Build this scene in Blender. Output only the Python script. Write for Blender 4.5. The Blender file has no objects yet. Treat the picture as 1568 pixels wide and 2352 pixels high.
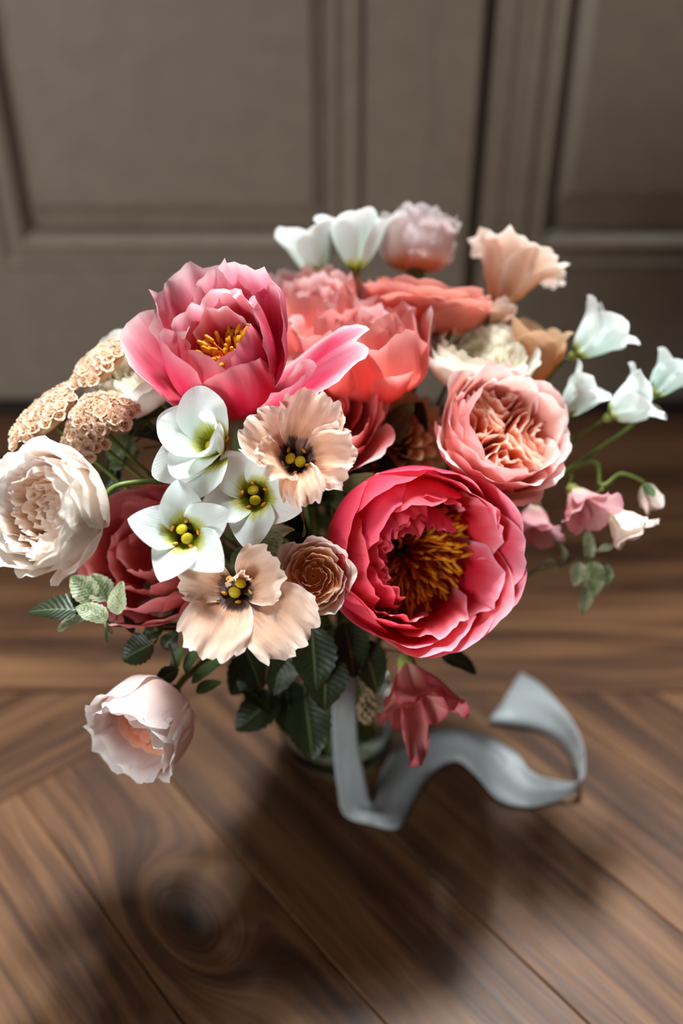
import bpy, math, random
import numpy as np
from mathutils import Vector, Matrix

S = bpy.context.scene
COL = S.collection
PI = math.pi
R = math.radians

# ------------------------------------------------------------------ camera
FPX, PITCH = 2287.0, R(35)
CAM = Vector((0, -1.2, 0.67))
cd = bpy.data.cameras.new('camera'); cam = bpy.data.objects.new('camera', cd); COL.objects.link(cam)
cd.sensor_fit = 'VERTICAL'; cd.sensor_height = 36.0; cd.lens = 36.0 * FPX / 2352.0
cam.location = CAM; cam.rotation_euler = (PI / 2 - PITCH, 0, 0)
cd.clip_start = 0.02
cd.dof.use_dof = True; cd.dof.focus_distance = 0.592; cd.dof.aperture_fstop = 2.2
S.camera = cam
RT = Vector((1, 0, 0)); UP = Vector((0, math.sin(PITCH), math.cos(PITCH))); FW = Vector((0, math.cos(PITCH), -math.sin(PITCH)))

# ------------------------------------------------------------------ world, daylight and added fill lamps, exposure
S.view_settings.view_transform = 'Standard'; S.view_settings.look = 'None'
S.view_settings.gamma = 1.0; S.view_settings.use_curve_mapping = False
S.view_settings.exposure = 0.22
S.cycles.max_bounces = 8; S.cycles.diffuse_bounces = 4; S.cycles.glossy_bounces = 4; S.cycles.transmission_bounces = 8
S.cycles.adaptive_threshold = 0.06
w = bpy.data.worlds.new('room_daylight'); S.world = w; w.use_nodes = True
w.node_tree.nodes['Background'].inputs[0].default_value = (0.80, 0.83, 0.86, 1)
w.node_tree.nodes['Background'].inputs[1].default_value = 0.045

def area(name, loc, target, sx, sy, power, col):
    l = bpy.data.lights.new(name, 'AREA'); l.shape = 'RECTANGLE'; l.size = sx; l.size_y = sy
    l.energy = power; l.color = col
    o = bpy.data.objects.new(name, l); COL.objects.link(o); o.location = loc
    o.rotation_euler = (Vector(target) - Vector(loc)).to_track_quat('-Z', 'Y').to_euler()
    return o
# daylight from outside, entering over the solid panels through the open upper half of the double door
area('outdoor_daylight', (0.20, 0.64, 3.50), (0.06, -0.65, 0.25), 0.70, 0.5, 520, (0.90, 0.98, 1.0))
# fill lamp added behind the photographer's left shoulder to brighten the flower fronts
area('front_fill_lamp', (-1.5, -2.5, 0.66), (0, -0.6, 0.3), 1.0, 0.9, 40, (0.94, 0.99, 1.0))
# invented overhead lamp just inside the door, lighting moulding tops and flowers
area('overhead_fill_lamp', (0.12, -0.13, 2.4), (0.12, -0.16, 0), 1.1, 0.2, 24, (0.92, 0.98, 1.0))

# ------------------------------------------------------------------ helpers
def P(px, py, d):
    """point at optical depth d metres under photo pixel (px,py)"""
    return CAM + FW * d + RT * ((px - 784) / FPX * d) + UP * ((1176 - py) / FPX * d)
def onfloor(px, py, z=0.0):
    r = FW + RT * ((px - 784) / FPX) + UP * ((1176 - py) / FPX)
    return CAM + r * ((z - CAM.z) / r.z)
def V3(c):
    """direction given as (right, up, towards the viewer)"""
    return (RT * c[0] + UP * c[1] - FW * c[2]).normalized()
def frame(axis, spin=0.0, loc=Vector((0, 0, 0)), s=1.0):
    z = axis.normalized()
    x = (RT - z * RT.dot(z)).normalized(); y = z.cross(x)
    m = Matrix((x, y, z)).transposed() @ Matrix.Rotation(spin, 3, 'Z')
    m = (m * s).to_4x4(); m.translation = loc
    return m
def srgb(r, g, b):
    f = lambda c: (c / 255 / 12.92) if c / 255 <= 0.04045 else ((c / 255 + 0.055) / 1.055) ** 2.4
    return (f(r), f(g), f(b), 1)

def mesh(name, verts, faces, uv=None, smooth=True):
    me = bpy.data.meshes.new(name)
    me.from_pydata([tuple(v) for v in verts], [], faces)
    if uv is not None:
        lay = me.uv_layers.new(name='UVMap')
        idx = np.empty(len(me.loops), dtype=np.int32); me.loops.foreach_get('vertex_index', idx)
        lay.data.foreach_set('uv', np.asarray(uv, dtype=np.float32)[idx].ravel())
    if smooth: me.polygons.foreach_set('use_smooth', [True] * len(me.polygons))
    me.update(); return me
def grid_faces(nv, nu, off=0, closed=False):
    f = []
    for i in range(nv - 1):
        for j in range(nu if closed else nu - 1):
            a = off + i * nu + j; b = off + i * nu + (j + 1) % nu
            f.append((a, b, b + nu, a + nu))
    return f
def obj(name, me, mat=None, parent=None, mw=None):
    o = bpy.data.objects.new(name, me); COL.objects.link(o)
    if mat is not None and not me.materials: me.materials.append(mat)
    if parent is not None: o.parent = parent
    if mw is not None: o.matrix_local = mw
    return o
def tag(o, label, cat, group=None):
    o['label'] = label; o['category'] = cat
    if group: o['group'] = group
    return o
def thing(name, label, cat, mw, group=None):
    o = bpy.data.objects.new(name, None); COL.objects.link(o); o.empty_display_size = 0.01
    o.matrix_world = mw; return tag(o, label, cat, group)
def structure(o): o['kind'] = 'structure'; return o

def tube_data(pts, rad, n=8, cap=True):
    pts = [Vector(p) for p in pts]; vs = []; uv = []
    m = len(pts)
    prev = None
    for i, p in enumerate(pts):
        t = (pts[min(i + 1, m - 1)] - pts[max(i - 1, 0)]).normalized()
        if prev is None:
            a = t.orthogonal().normalized()
        else:
            a = (prev - t * prev.dot(t)).normalized()
        prev = a; b = t.cross(a)
        r = rad[i] if hasattr(rad, '__len__') else rad
        for k in range(n):
            q = 2 * PI * k / n
            vs.append(p + (a * math.cos(q) + b * math.sin(q)) * r); uv.append((k / n, i / (m - 1)))
    fs = grid_faces(m, n, 0, True)
    if cap:
        fs.append(tuple(range(n - 1, -1, -1))); fs.append(tuple(range((m - 1) * n, m * n)))
    return vs, fs, uv
def tube(name, pts, rad, mat, parent=None, n=8):
    vs, fs, uv = tube_data(pts, rad, n); return obj(name, mesh(name, vs, fs, uv), mat, parent)
def catmull(pts, k=8):
    pts = [np.array(p, float) for p in pts]; out = []
    for i in range(len(pts) - 1):
        p0 = pts[max(i - 1, 0)]; p1 = pts[i]; p2 = pts[i + 1]; p3 = pts[min(i + 2, len(pts) - 1)]
        for j in range(k):
            t = j / k
            out.append(0.5 * (2 * p1 + (p2 - p0) * t + (2 * p0 - 5 * p1 + 4 * p2 - p3) * t * t + (3 * p1 - p0 - 3 * p2 + p3) * t ** 3))
    out.append(pts[-1]); return out
def lathe(name, prof, mat, parent=None, n=40):
    vs = []; m = len(prof)
    for (r, z) in prof:
        for k in range(n):
            a = 2 * PI * k / n; vs.append((r * math.cos(a), r * math.sin(a), z))
    return obj(name, mesh(name, vs, grid_faces(m, n, 0, True)), mat, parent)
def box_mesh(name, x0, x1, y0, y1, z0, z1, bev=0.0):
    import bmesh
    bm = bmesh.new(); bmesh.ops.create_cube(bm, size=1)
    for v in bm.verts:
        v.co = Vector(((x0 + x1) / 2 + v.co.x * (x1 - x0), (y0 + y1) / 2 + v.co.y * (y1 - y0), (z0 + z1) / 2 + v.co.z * (z1 - z0)))
    if bev: bmesh.ops.bevel(bm, geom=bm.edges[:], offset=bev, segments=2, affect='EDGES')
    me = bpy.data.meshes.new(name); bm.to_mesh(me); bm.free(); return me

# ------------------------------------------------------------------ materials
class NT:
    def __init__(s, name):
        s.m = bpy.data.materials.new(name); s.m.use_nodes = True
        s.t = s.m.node_tree; s.t.nodes.clear()
        s.out = s.t.nodes.new('ShaderNodeOutputMaterial')
    def n(s, typ, **kw):
        nd = s.t.nodes.new(typ)
        for k, v in kw.items():
            if k.startswith('i_'):
                key = k[2:]; key = int(key) if key.isdigit() else key.replace('_', ' ')
                if hasattr(v, 'is_output') or isinstance(v, bpy.types.NodeSocket): s.t.links.new(v, nd.inputs[key])
                else: nd.inputs[key].default_value = v
            else: setattr(nd, k, v)
        return nd
    def math(s, op, a, b=0.0, c=0.0, clamp=False):
        nd = s.n('ShaderNodeMath', operation=op, use_clamp=clamp)
        for i, v in enumerate((a, b, c)):
            if isinstance(v, bpy.types.NodeSocket): s.t.links.new(v, nd.inputs[i])
            else: nd.inputs[i].default_value = v
        return nd.outputs[0]
    def mix(s, f, a, b, blend='MIX'):
        nd = s.n('ShaderNodeMix', data_type='RGBA', blend_type=blend)
        for i, v in ((0, f), (6, a), (7, b)):
            if isinstance(v, bpy.types.NodeSocket): s.t.links.new(v, nd.inputs[i])
            else: nd.inputs[i].default_value = v
        return nd.outputs[2]
    def ramp(s, f, stops, interp='EASE'):
        nd = s.n('ShaderNodeValToRGB'); nd.color_ramp.interpolation = interp
        e = nd.color_ramp.elements
        while len(e) > 1: e.remove(e[-1])
        for i, (p, c) in enumerate(stops):
            q = e[0] if i == 0 else e.new(p)
            q.position = p; q.color = c
        s.t.links.new(f, nd.inputs[0]); return nd.outputs[0]
    def end(s, sh): s.t.links.new(sh, s.out.inputs[0]); return s.m

def petal_mat(name, stops, edge=None, edge_amt=0.6, back=None, back_amt=0.5, streak=None, streak_amt=0.35, transl=0.38,
              rough=0.5, var=0.10, tint=None, streak_u=26):
    t = NT(name)
    uv = t.n('ShaderNodeUVMap'); sep = t.n('ShaderNodeSeparateXYZ'); t.t.links.new(uv.outputs[0], sep.inputs[0])
    u, v = sep.outputs[0], sep.outputs[1]
    oi = t.n('ShaderNodeObjectInfo'); rnd = oi.outputs['Random']
    # fibres running along the petal
    comb = t.n('ShaderNodeCombineXYZ', i_0=t.math('MULTIPLY', u, streak_u), i_1=t.math('MULTIPLY', v, 2.2), i_2=t.math('MULTIPLY', rnd, 40))
    ns = t.n('ShaderNodeTexNoise', i_Vector=comb.outputs[0], i_Scale=1.0, i_Detail=4.0, i_Roughness=0.6)
    fib = ns.outputs[0]
    comb2 = t.n('ShaderNodeCombineXYZ', i_0=t.math('MULTIPLY', u, 5), i_1=t.math('MULTIPLY', v, 2.0), i_2=t.math('MULTIPLY', rnd, 90))
    blot = t.n('ShaderNodeTexNoise', i_Vector=comb2.outputs[0], i_Scale=1.0, i_Detail=2.0).outputs[0]
    vj = t.math('ADD', v, t.math('MULTIPLY', t.math('SUBTRACT', fib, 0.5), 0.22))
    col = t.ramp(vj, stops)
    if streak is not None:
        f = t.math('MULTIPLY', t.math('SUBTRACT', blot, 0.42), 3.0, clamp=True)
        f = t.math('MULTIPLY', f, t.math('MULTIPLY', t.math('ADD', fib, 0.1), streak_amt * 1.5))
        col = t.mix(t.math('MINIMUM', f, 1.0), col, streak)
    if edge is not None:
        au = t.math('ABSOLUTE', t.math('SUBTRACT', t.math('MULTIPLY', u, 2), 1))
        e = t.math('MAXIMUM', t.math('POWER', au, 4), t.math('POWER', v, 6))
        rim = t.math('MAXIMUM', t.math('POWER', au, 18), t.math('POWER', v, 28))
        e = t.math('ADD', t.math('MULTIPLY', e, t.math('ADD', blot, 0.30)), t.math('MULTIPLY', rim, 0.8))
        col = t.mix(t.math('MULTIPLY', e, edge_amt, clamp=True), col, edge)
    if back is not None:
        g = t.n('ShaderNodeNewGeometry')
        col = t.mix(t.math('MULTIPLY', g.outputs['Backfacing'], back_amt), col, back)
    hsv = t.n('ShaderNodeHueSaturation', i_Color=col)
    t.t.links.new(t.math('ADD', 1 - var / 2, t.math('MULTIPLY', rnd, var)), hsv.inputs['Value'])
    t.t.links.new(t.math('ADD', 0.5 - var * 0.06, t.math('MULTIPLY', rnd, var * 0.12)), hsv.inputs['Hue'])
    col = hsv.outputs[0]
    bmp = t.n('ShaderNodeBump', i_Strength=0.28, i_Distance=0.0012, i_Height=fib)
    pr = t.n('ShaderNodeBsdfPrincipled', i_Base_Color=col, i_Roughness=rough, i_Normal=bmp.outputs[0])
    pr.inputs['Specular IOR Level'].default_value = 0.13
    tl = t.n('ShaderNodeBsdfTranslucent', i_Color=col if tint is None else t.mix(0.6, col, tint))
    mx = t.n('ShaderNodeMixShader', i_0=transl); t.t.links.new(pr.outputs[0], mx.inputs[1]); t.t.links.new(tl.outputs[0], mx.inputs[2])
    return t.end(mx.outputs[0])

def plain_mat(name, c1, c2, scale=60, rough=0.5, transl=0.0, bump=0.2, spec=0.3):
    t = NT(name)
    tc = t.n('ShaderNodeTexCoord'); ns = t.n('ShaderNodeTexNoise', i_Vector=tc.outputs['Object'], i_Scale=scale, i_Detail=4.0)
    col = t.ramp(ns.outputs[0], [(0.3, c1), (0.7, c2)])
    bmp = t.n('ShaderNodeBump', i_Strength=bump, i_Distance=0.001, i_Height=ns.outputs[0])
    pr = t.n('ShaderNodeBsdfPrincipled', i_Base_Color=col, i_Roughness=rough, i_Normal=bmp.outputs[0])
    pr.inputs['Specular IOR Level'].default_value = spec
    if not transl: return t.end(pr.outputs[0])
    tl = t.n('ShaderNodeBsdfTranslucent', i_Color=col)
    mx = t.n('ShaderNodeMixShader', i_0=transl); t.t.links.new(pr.outputs[0], mx.inputs[1]); t.t.links.new(tl.outputs[0], mx.inputs[2])
    return t.end(mx.outputs[0])

def leaf_mat(name, green, dark, cream=None, amt=0.5, transl=0.22):
    """leaf: darker along the midrib, cream mottling growing to the margin when variegated"""
    t = NT(name)
    uv = t.n('ShaderNodeUVMap'); sep = t.n('ShaderNodeSeparateXYZ'); t.t.links.new(uv.outputs[0], sep.inputs[0])
    oi = t.n('ShaderNodeObjectInfo'); rnd = oi.outputs['Random']
    u, v = sep.outputs[0], sep.outputs[1]
    au = t.math('ABSOLUTE', t.math('SUBTRACT', t.math('MULTIPLY', u, 2), 1))
    # side veins slant towards the tip
    wv = t.math('SINE', t.math('MULTIPLY', t.math('SUBTRACT', v, t.math('MULTIPLY', au, 0.22)), 62))
    wv = t.math('MULTIPLY', t.math('ADD', wv, 1), 0.5)
    cv = t.n('ShaderNodeCombineXYZ', i_0=t.math('MULTIPLY', u, 7), i_1=t.math('MULTIPLY', v, 7), i_2=t.math('MULTIPLY', rnd, 50))
    ns = t.n('ShaderNodeTexNoise', i_Vector=cv.outputs[0], i_Scale=1.0, i_Detail=5.0, i_Roughness=0.65).outputs[0]
    col = t.mix(ns, dark, green)
    col = t.mix(t.math('MULTIPLY', t.math('POWER', wv, 6), 0.14), col, green)
    if cream is not None:
        f = t.math('ADD', t.math('MULTIPLY', t.math('SUBTRACT', ns, 0.5), 2.6), t.math('MULTIPLY', au, 0.75))
        f = t.math('ADD', f, t.math('MULTIPLY', t.math('SUBTRACT', wv, 0.5), 0.25))
        f = t.math('ADD', f, t.math('SUBTRACT', t.math('MULTIPLY', rnd, 0.5), 0.65 - amt), clamp=True)
        col = t.mix(f, col, cream)
    mid = t.math('GREATER_THAN', 0.05, au)
    col = t.mix(t.math('MULTIPLY', mid, 0.35), col, srgb(150, 160, 110))
    bmp = t.n('ShaderNodeBump', i_Strength=0.2, i_Distance=0.001, i_Height=wv)
    pr = t.n('ShaderNodeBsdfPrincipled', i_Base_Color=col, i_Roughness=0.42, i_Normal=bmp.outputs[0])
    pr.inputs['Specular IOR Level'].default_value = 0.4
    tl = t.n('ShaderNodeBsdfTranslucent', i_Color=col)
    mx = t.n('ShaderNodeMixShader', i_0=transl); t.t.links.new(pr.outputs[0], mx.inputs[1]); t.t.links.new(tl.outputs[0], mx.inputs[2])
    return t.end(mx.outputs[0])

def wood_mat(name, axis_deg, seed, knot=None):
    """walnut-stained board, grain along axis_deg in the floor plane"""
    t = NT(name)
    ge = t.n('ShaderNodeNewGeometry'); oi = t.n('ShaderNodeObjectInfo'); rnd = oi.outputs['Random']
    rot = t.n('ShaderNodeVectorRotate', rotation_type='Z_AXIS', i_Vector=ge.outputs['Position'], i_Angle=-R(axis_deg))
    sep = t.n('ShaderNodeSeparateXYZ'); t.t.links.new(rot.outputs[0], sep.inputs[0])
    x, y = sep.outputs[0], sep.outputs[1]
    z = t.math('MULTIPLY', rnd, 37 + seed)
    if knot:
        kx = knot[0] * math.cos(-R(axis_deg)) - knot[1] * math.sin(-R(axis_deg)); ky = knot[0] * math.sin(-R(axis_deg)) + knot[1] * math.cos(-R(axis_deg))
        dx = t.math('MULTIPLY', t.math('SUBTRACT', x, kx), 0.55); dy = t.math('SUBTRACT', y, ky)
        d = t.math('SQRT', t.math('ADD', t.math('MULTIPLY', dx, dx), t.math('MULTIPLY', dy, dy)))
        fall = t.math('POWER', 2.718, t.math('MULTIPLY', d, -85))
        # fibres bend round the knot
        y2 = t.math('ADD', y, t.math('MULTIPLY', t.math('MULTIPLY', t.math('SIGN', dy), -0.022), fall))
        y = t.math('ADD', t.math('MULTIPLY', y2, t.math('SUBTRACT', 1, fall)), t.math('MULTIPLY', d, t.math('MULTIPLY', fall, 1.6)))
        x = t.math('MULTIPLY', x, t.math('SUBTRACT', 1, t.math('MULTIPLY', fall, 0.9)))
    c = t.n('ShaderNodeCombineXYZ', i_0=t.math('MULTIPLY', x, 2.2), i_1=t.math('MULTIPLY', y, 26), i_2=z)
    n1 = t.n('ShaderNodeTexNoise', i_Vector=c.outputs[0], i_Scale=1.0, i_Detail=5.0, i_Roughness=0.62, i_Distortion=0.9).outputs[0]
    c2 = t.n('ShaderNodeCombineXYZ', i_0=t.math('MULTIPLY', x, 6), i_1=t.math('MULTIPLY', y, 210), i_2=z)
    n2 = t.n('ShaderNodeTexNoise', i_Vector=c2.outputs[0], i_Scale=1.0, i_Detail=3.0).outputs[0]
    c3 = t.n('ShaderNodeCombineXYZ', i_0=t.math('MULTIPLY', x, 5), i_1=t.math('MULTIPLY', y, 9), i_2=z)
    n3 = t.n('ShaderNodeTexNoise', i_Vector=c3.outputs[0], i_Scale=1.0, i_Detail=3.0).outputs[0]
    g = t.math('ADD', t.math('MULTIPLY', n1, 0.75), t.math('MULTIPLY', n2, 0.25))
    col = t.ramp(g, [(0.30, srgb(42, 26, 18)), (0.44, srgb(68, 43, 28)), (0.54, srgb(94, 63, 41)), (0.68, srgb(118, 84, 55))], 'LINEAR')
    blot = t.math('MULTIPLY', t.math('SUBTRACT', 0.44, n3), 4.5, clamp=True)
    col = t.mix(t.math('MULTIPLY', blot, 0.75), col, srgb(28, 17, 13))
    if knot:
        col = t.mix(t.math('POWER', 2.718, t.math('MULTIPLY', t.math('MULTIPLY', d, d), -5200), clamp=True), col, srgb(22, 13, 9))
    hsv = t.n('ShaderNodeHueSaturation', i_Color=col); t.t.links.new(t.math('ADD', 0.85, t.math('MULTIPLY', rnd, 0.3)), hsv.inputs['Value'])
    bmp = t.n('ShaderNodeBump', i_Strength=0.25, i_Distance=0.002, i_Height=g)
    pr = t.n('ShaderNodeBsdfPrincipled', i_Base_Color=hsv.outputs[0], i_Normal=bmp.outputs[0])
    t.t.links.new(t.math('ADD', 0.34, t.math('MULTIPLY', n2, 0.2)), pr.inputs['Roughness'])
    pr.inputs['Specular IOR Level'].default_value = 0.14
    return t.end(pr.outputs[0])

M = {}
M['door'] = plain_mat('taupe_door_paint', srgb(124, 109, 95), srgb(130, 115, 100), 30, 0.5, 0, 0.05, 0.3)
M['wallpaint'] = plain_mat('wall_paint', srgb(150, 142, 134), srgb(154, 146, 138), 20, 0.8)
M['dark'] = plain_mat('dark_gap', srgb(28, 20, 17), srgb(34, 25, 20), 20, 0.8)
M['stem'] = plain_mat('stem_green', srgb(88, 108, 48), srgb(118, 138, 66), 90, 0.45, 0.05)
M['stemdark'] = plain_mat('dark_woody_stem', srgb(52, 50, 30), srgb(76, 70, 42), 90, 0.5)
M['calyx'] = plain_mat('pale_green_calyx', srgb(140, 150, 70), srgb(172, 178, 96), 80, 0.5, 0.2)
M['yellow'] = plain_mat('yellow_pollen', srgb(206, 128, 10), srgb(244, 176, 32), 400, 0.6, 0.15, 0.4)
M['orange'] = plain_mat('orange_pollen', srgb(222, 128, 20), srgb(250, 172, 60), 500, 0.7, 0.1, 0.5)
M['stigma'] = plain_mat('stigma_yellow_green', srgb(190, 166, 18), srgb(214, 190, 40), 500, 0.5, 0.2, 0.3)
M['throat'] = plain_mat('green_throat', srgb(70, 76, 20), srgb(104, 108, 32), 200, 0.5, 0.1)
M['filament'] = plain_mat('orange_filament', srgb(214, 100, 8), srgb(248, 146, 30), 300, 0.6, 0.25, 0.3)
M['leaf'] = leaf_mat('dark_leaf', srgb(52, 64, 34), srgb(20, 28, 14))
M['leaflight'] = leaf_mat('grey_green_leaf', srgb(112, 130, 86), srgb(64, 84, 48), transl=0.3)
M['varieg'] = leaf_mat('variegated_leaf', srgb(92, 108, 62), srgb(48, 62, 32), srgb(176, 180, 146), 0.45)
M['paleleaf'] = leaf_mat('pale_variegated_leaf', srgb(124, 138, 88), srgb(76, 92, 52), srgb(186, 192, 156), 0.66)
M['sepal'] = leaf_mat('rose_sepal', srgb(110, 136, 84), srgb(62, 90, 52), transl=0.25)

W_ = srgb
M['pink'] = petal_mat('coral_pink_peony', [(0.0, W_(236, 190, 150)), (0.16, W_(226, 92, 104)), (0.45, W_(216, 38, 74)), (0.74, W_(212, 36, 80)), (1.0, W_(236, 112, 146))],
    edge=W_(252, 212, 216), edge_amt=0.95, back=W_(200, 18, 70), back_amt=0.65, streak=W_(246, 160, 176), streak_amt=0.36, transl=0.42)
M['red'] = petal_mat('red_pink_peony', [(0.0, W_(200, 40, 20)), (0.3, W_(212, 6, 20)), (0.75, W_(228, 18, 46)), (1.0, W_(242, 86, 108))],
    edge=W_(252, 176, 190), edge_amt=0.75, back=W_(240, 58, 84), back_amt=0.75, streak=W_(240, 100, 120), streak_amt=0.25, transl=0.34)
M['coral'] = petal_mat('coral_peony', [(0.0, W_(246, 170, 100)), (0.25, W_(244, 116, 84)), (0.6, W_(244, 120, 112)), (1.0, W_(248, 178, 180))],
    edge=W_(254, 222, 220), edge_amt=0.95, back=W_(248, 132, 116), back_amt=0.6, streak=W_(252, 206, 202), streak_amt=0.5, transl=0.45)
M['coralrose'] = petal_mat('coral_rose', [(0.0, W_(236, 130, 80)), (0.4, W_(240, 112, 92)), (0.8, W_(242, 148, 130)), (1.0, W_(250, 202, 190))],
    edge=W_(254, 226, 214), edge_amt=0.9, back=W_(240, 126, 108), back_amt=0.6, streak=W_(250, 190, 180), streak_amt=0.35, transl=0.36)
M['pinkrose'] = petal_mat('pink_garden_rose', [(0.0, W_(236, 104, 60)), (0.45, W_(244, 142, 108)), (0.8, W_(248, 176, 160)), (1.0, W_(252, 216, 208))],
    edge=W_(255, 236, 230), edge_amt=0.8, back=W_(246, 166, 166), back_amt=0.8, streak=W_(254, 216, 208), streak_amt=0.4, transl=0.34)
M['apricot'] = petal_mat('apricot_rose_heart', [(0.0, W_(240, 80, 30)), (0.5, W_(250, 124, 80)), (0.85, W_(253, 164, 126)), (1.0, W_(255, 220, 200))],
    edge=W_(255, 232, 220), edge_amt=0.6, transl=0.36)
M['creamheart'] = petal_mat('peach_cream_heart', [(0.0, W_(255, 176, 120)), (0.5, W_(255, 208, 168)), (0.85, W_(255, 230, 210)), (1.0, W_(255, 242, 232))], transl=0.58, var=0.05)
M['ivoryheart'] = petal_mat('ivory_heart', [(0.0, W_(250, 220, 160)), (0.5, W_(254, 240, 210)), (1.0, W_(255, 250, 236))], transl=0.45, var=0.05)
M['cream'] = petal_mat('blush_cream_rose', [(0.0, W_(244, 196, 160)), (0.45, W_(250, 216, 194)), (0.8, W_(252, 232, 220)), (1.0, W_(252, 243, 236))],
    edge=W_(252, 248, 244), edge_amt=0.7, back=W_(250, 240, 228), back_amt=0.7, streak=W_(254, 246, 240), streak_amt=0.4, transl=0.36, var=0.06)
M['creamy'] = petal_mat('ivory_rose', [(0.0, W_(240, 206, 150)), (0.3, W_(250, 234, 206)), (1.0, W_(252, 248, 238))],
    edge=W_(254, 252, 246), streak=W_(255, 252, 244), streak_amt=0.4, transl=0.36, var=0.06)
M['whiterose'] = petal_mat('white_rose', [(0.0, W_(238, 214, 180)), (0.3, W_(246, 242, 234)), (1.0, W_(250, 251, 248))], transl=0.4, var=0.05)
M['white'] = petal_mat('white_lisianthus', [(0.0, W_(84, 90, 8)), (0.32, W_(146, 148, 26)), (0.44, W_(206, 208, 130)), (0.58, W_(236, 245, 240)), (1.0, W_(244, 249, 246))], transl=0.36, var=0.05, rough=0.42)
M['bell'] = petal_mat('white_bell_petal', [(0.0, W_(170, 176, 50)), (0.12, W_(214, 218, 120)), (0.24, W_(232, 244, 238)), (1.0, W_(244, 249, 246))], transl=0.38, var=0.05)
M['peach'] = petal_mat('peach_lisianthus', [(0.0, W_(40, 14, 16)), (0.34, W_(54, 22, 20)), (0.42, W_(196, 140, 104)), (0.6, W_(236, 186, 154)), (1.0, W_(243, 206, 182))],
    edge=W_(250, 226, 212), edge_amt=0.7, back=W_(238, 190, 160), back_amt=0.5, streak=W_(250, 222, 206), streak_amt=0.4, transl=0.36, var=0.06)
M['peachbell'] = petal_mat('peach_bell_petal', [(0.0, W_(200, 160, 80)), (0.2, W_(236, 190, 150)), (0.7, W_(244, 204, 176)), (1.0, W_(250, 222, 206))],
    edge=W_(254, 238, 226), edge_amt=0.8, transl=0.36, var=0.06)
M['tan'] = petal_mat('tan_peach_petal', [(0.0, W_(170, 110, 60)), (0.3, W_(214, 156, 108)), (1.0, W_(232, 186, 146))], transl=0.34, var=0.06, edge=W_(240, 204, 172))
M['spray'] = petal_mat('peach_spray_rose', [(0.0, W_(252, 150, 70)), (0.5, W_(255, 184, 122)), (0.85, W_(254, 206, 160)), (1.0, W_(255, 232, 212))],
    edge=W_(252, 236, 222), edge_amt=0.8, back=W_(248, 206, 180), back_amt=0.5, transl=0.5, var=0.06)
M['corebud'] = plain_mat('orange_bud_core', srgb(240, 140, 66), srgb(250, 164, 92), 300, 0.6, 0.3)
M['sprayout'] = petal_mat('spray_rose_guard', [(0.0, W_(240, 190, 150)), (0.5, W_(248, 218, 200)), (1.0, W_(252, 238, 228))], edge=W_(253, 243, 236), transl=0.36, var=0.06)
M['blush'] = petal_mat('blush_rose', [(0.0, W_(240, 180, 140)), (0.4, W_(246, 214, 204)), (1.0, W_(250, 232, 228))],
    edge=W_(252, 244, 240), edge_amt=0.7, streak=W_(252, 238, 236), streak_amt=0.4, transl=0.36, var=0.06)
M['blushin'] = petal_mat('blush_rose_heart', [(0.0, W_(220, 90, 50)), (0.6, W_(232, 130, 90)), (1.0, W_(244, 190, 160))], transl=0.36, var=0.06)
M['blushback'] = petal_mat('blush_rose_orange_base', [(0.0, W_(226, 130, 50)), (0.28, W_(236, 172, 110)), (0.5, W_(244, 222, 216)), (1.0, W_(248, 230, 230))],
    edge=W_(250, 240, 240), transl=0.36, var=0.06)
M['pom'] = petal_mat('peach_pompon', [(0.0, W_(244, 160, 90)), (0.5, W_(252, 200, 146)), (1.0, W_(254, 222, 186))], transl=0.45, var=0.1)
M['mum'] = petal_mat('beige_floret', [(0.0, W_(224, 176, 130)), (0.5, W_(240, 204, 172)), (1.0, W_(248, 222, 198))], transl=0.35, var=0.14)
M['sweet'] = petal_mat('sweet_pea_pink', [(0.0, W_(232, 214, 190)), (0.4, W_(232, 170, 172)), (1.0, W_(236, 190, 192))], edge=W_(238, 150, 166), edge_amt=0.5, transl=0.36)
M['sweetw'] = petal_mat('sweet_pea_cream', [(0.0, W_(190, 196, 120)), (0.3, W_(240, 230, 212)), (1.0, W_(244, 230, 220))], edge=W_(240, 200, 196), edge_amt=0.5, transl=0.36)
M['sweetd'] = petal_mat('sweet_pea_rose', [(0.0, W_(230, 190, 170)), (0.4, W_(226, 150, 144)), (1.0, W_(230, 158, 152))], edge=W_(222, 96, 110), edge_amt=0.8, transl=0.34)
M['dusky'] = petal_mat('dusky_coral_peony', [(0.0, W_(220, 100, 76)), (0.4, W_(226, 104, 104)), (1.0, W_(240, 150, 146))], edge=W_(238, 170, 170), back=W_(234, 136, 134), streak=W_(236, 160, 160), streak_amt=0.4, transl=0.36)

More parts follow.
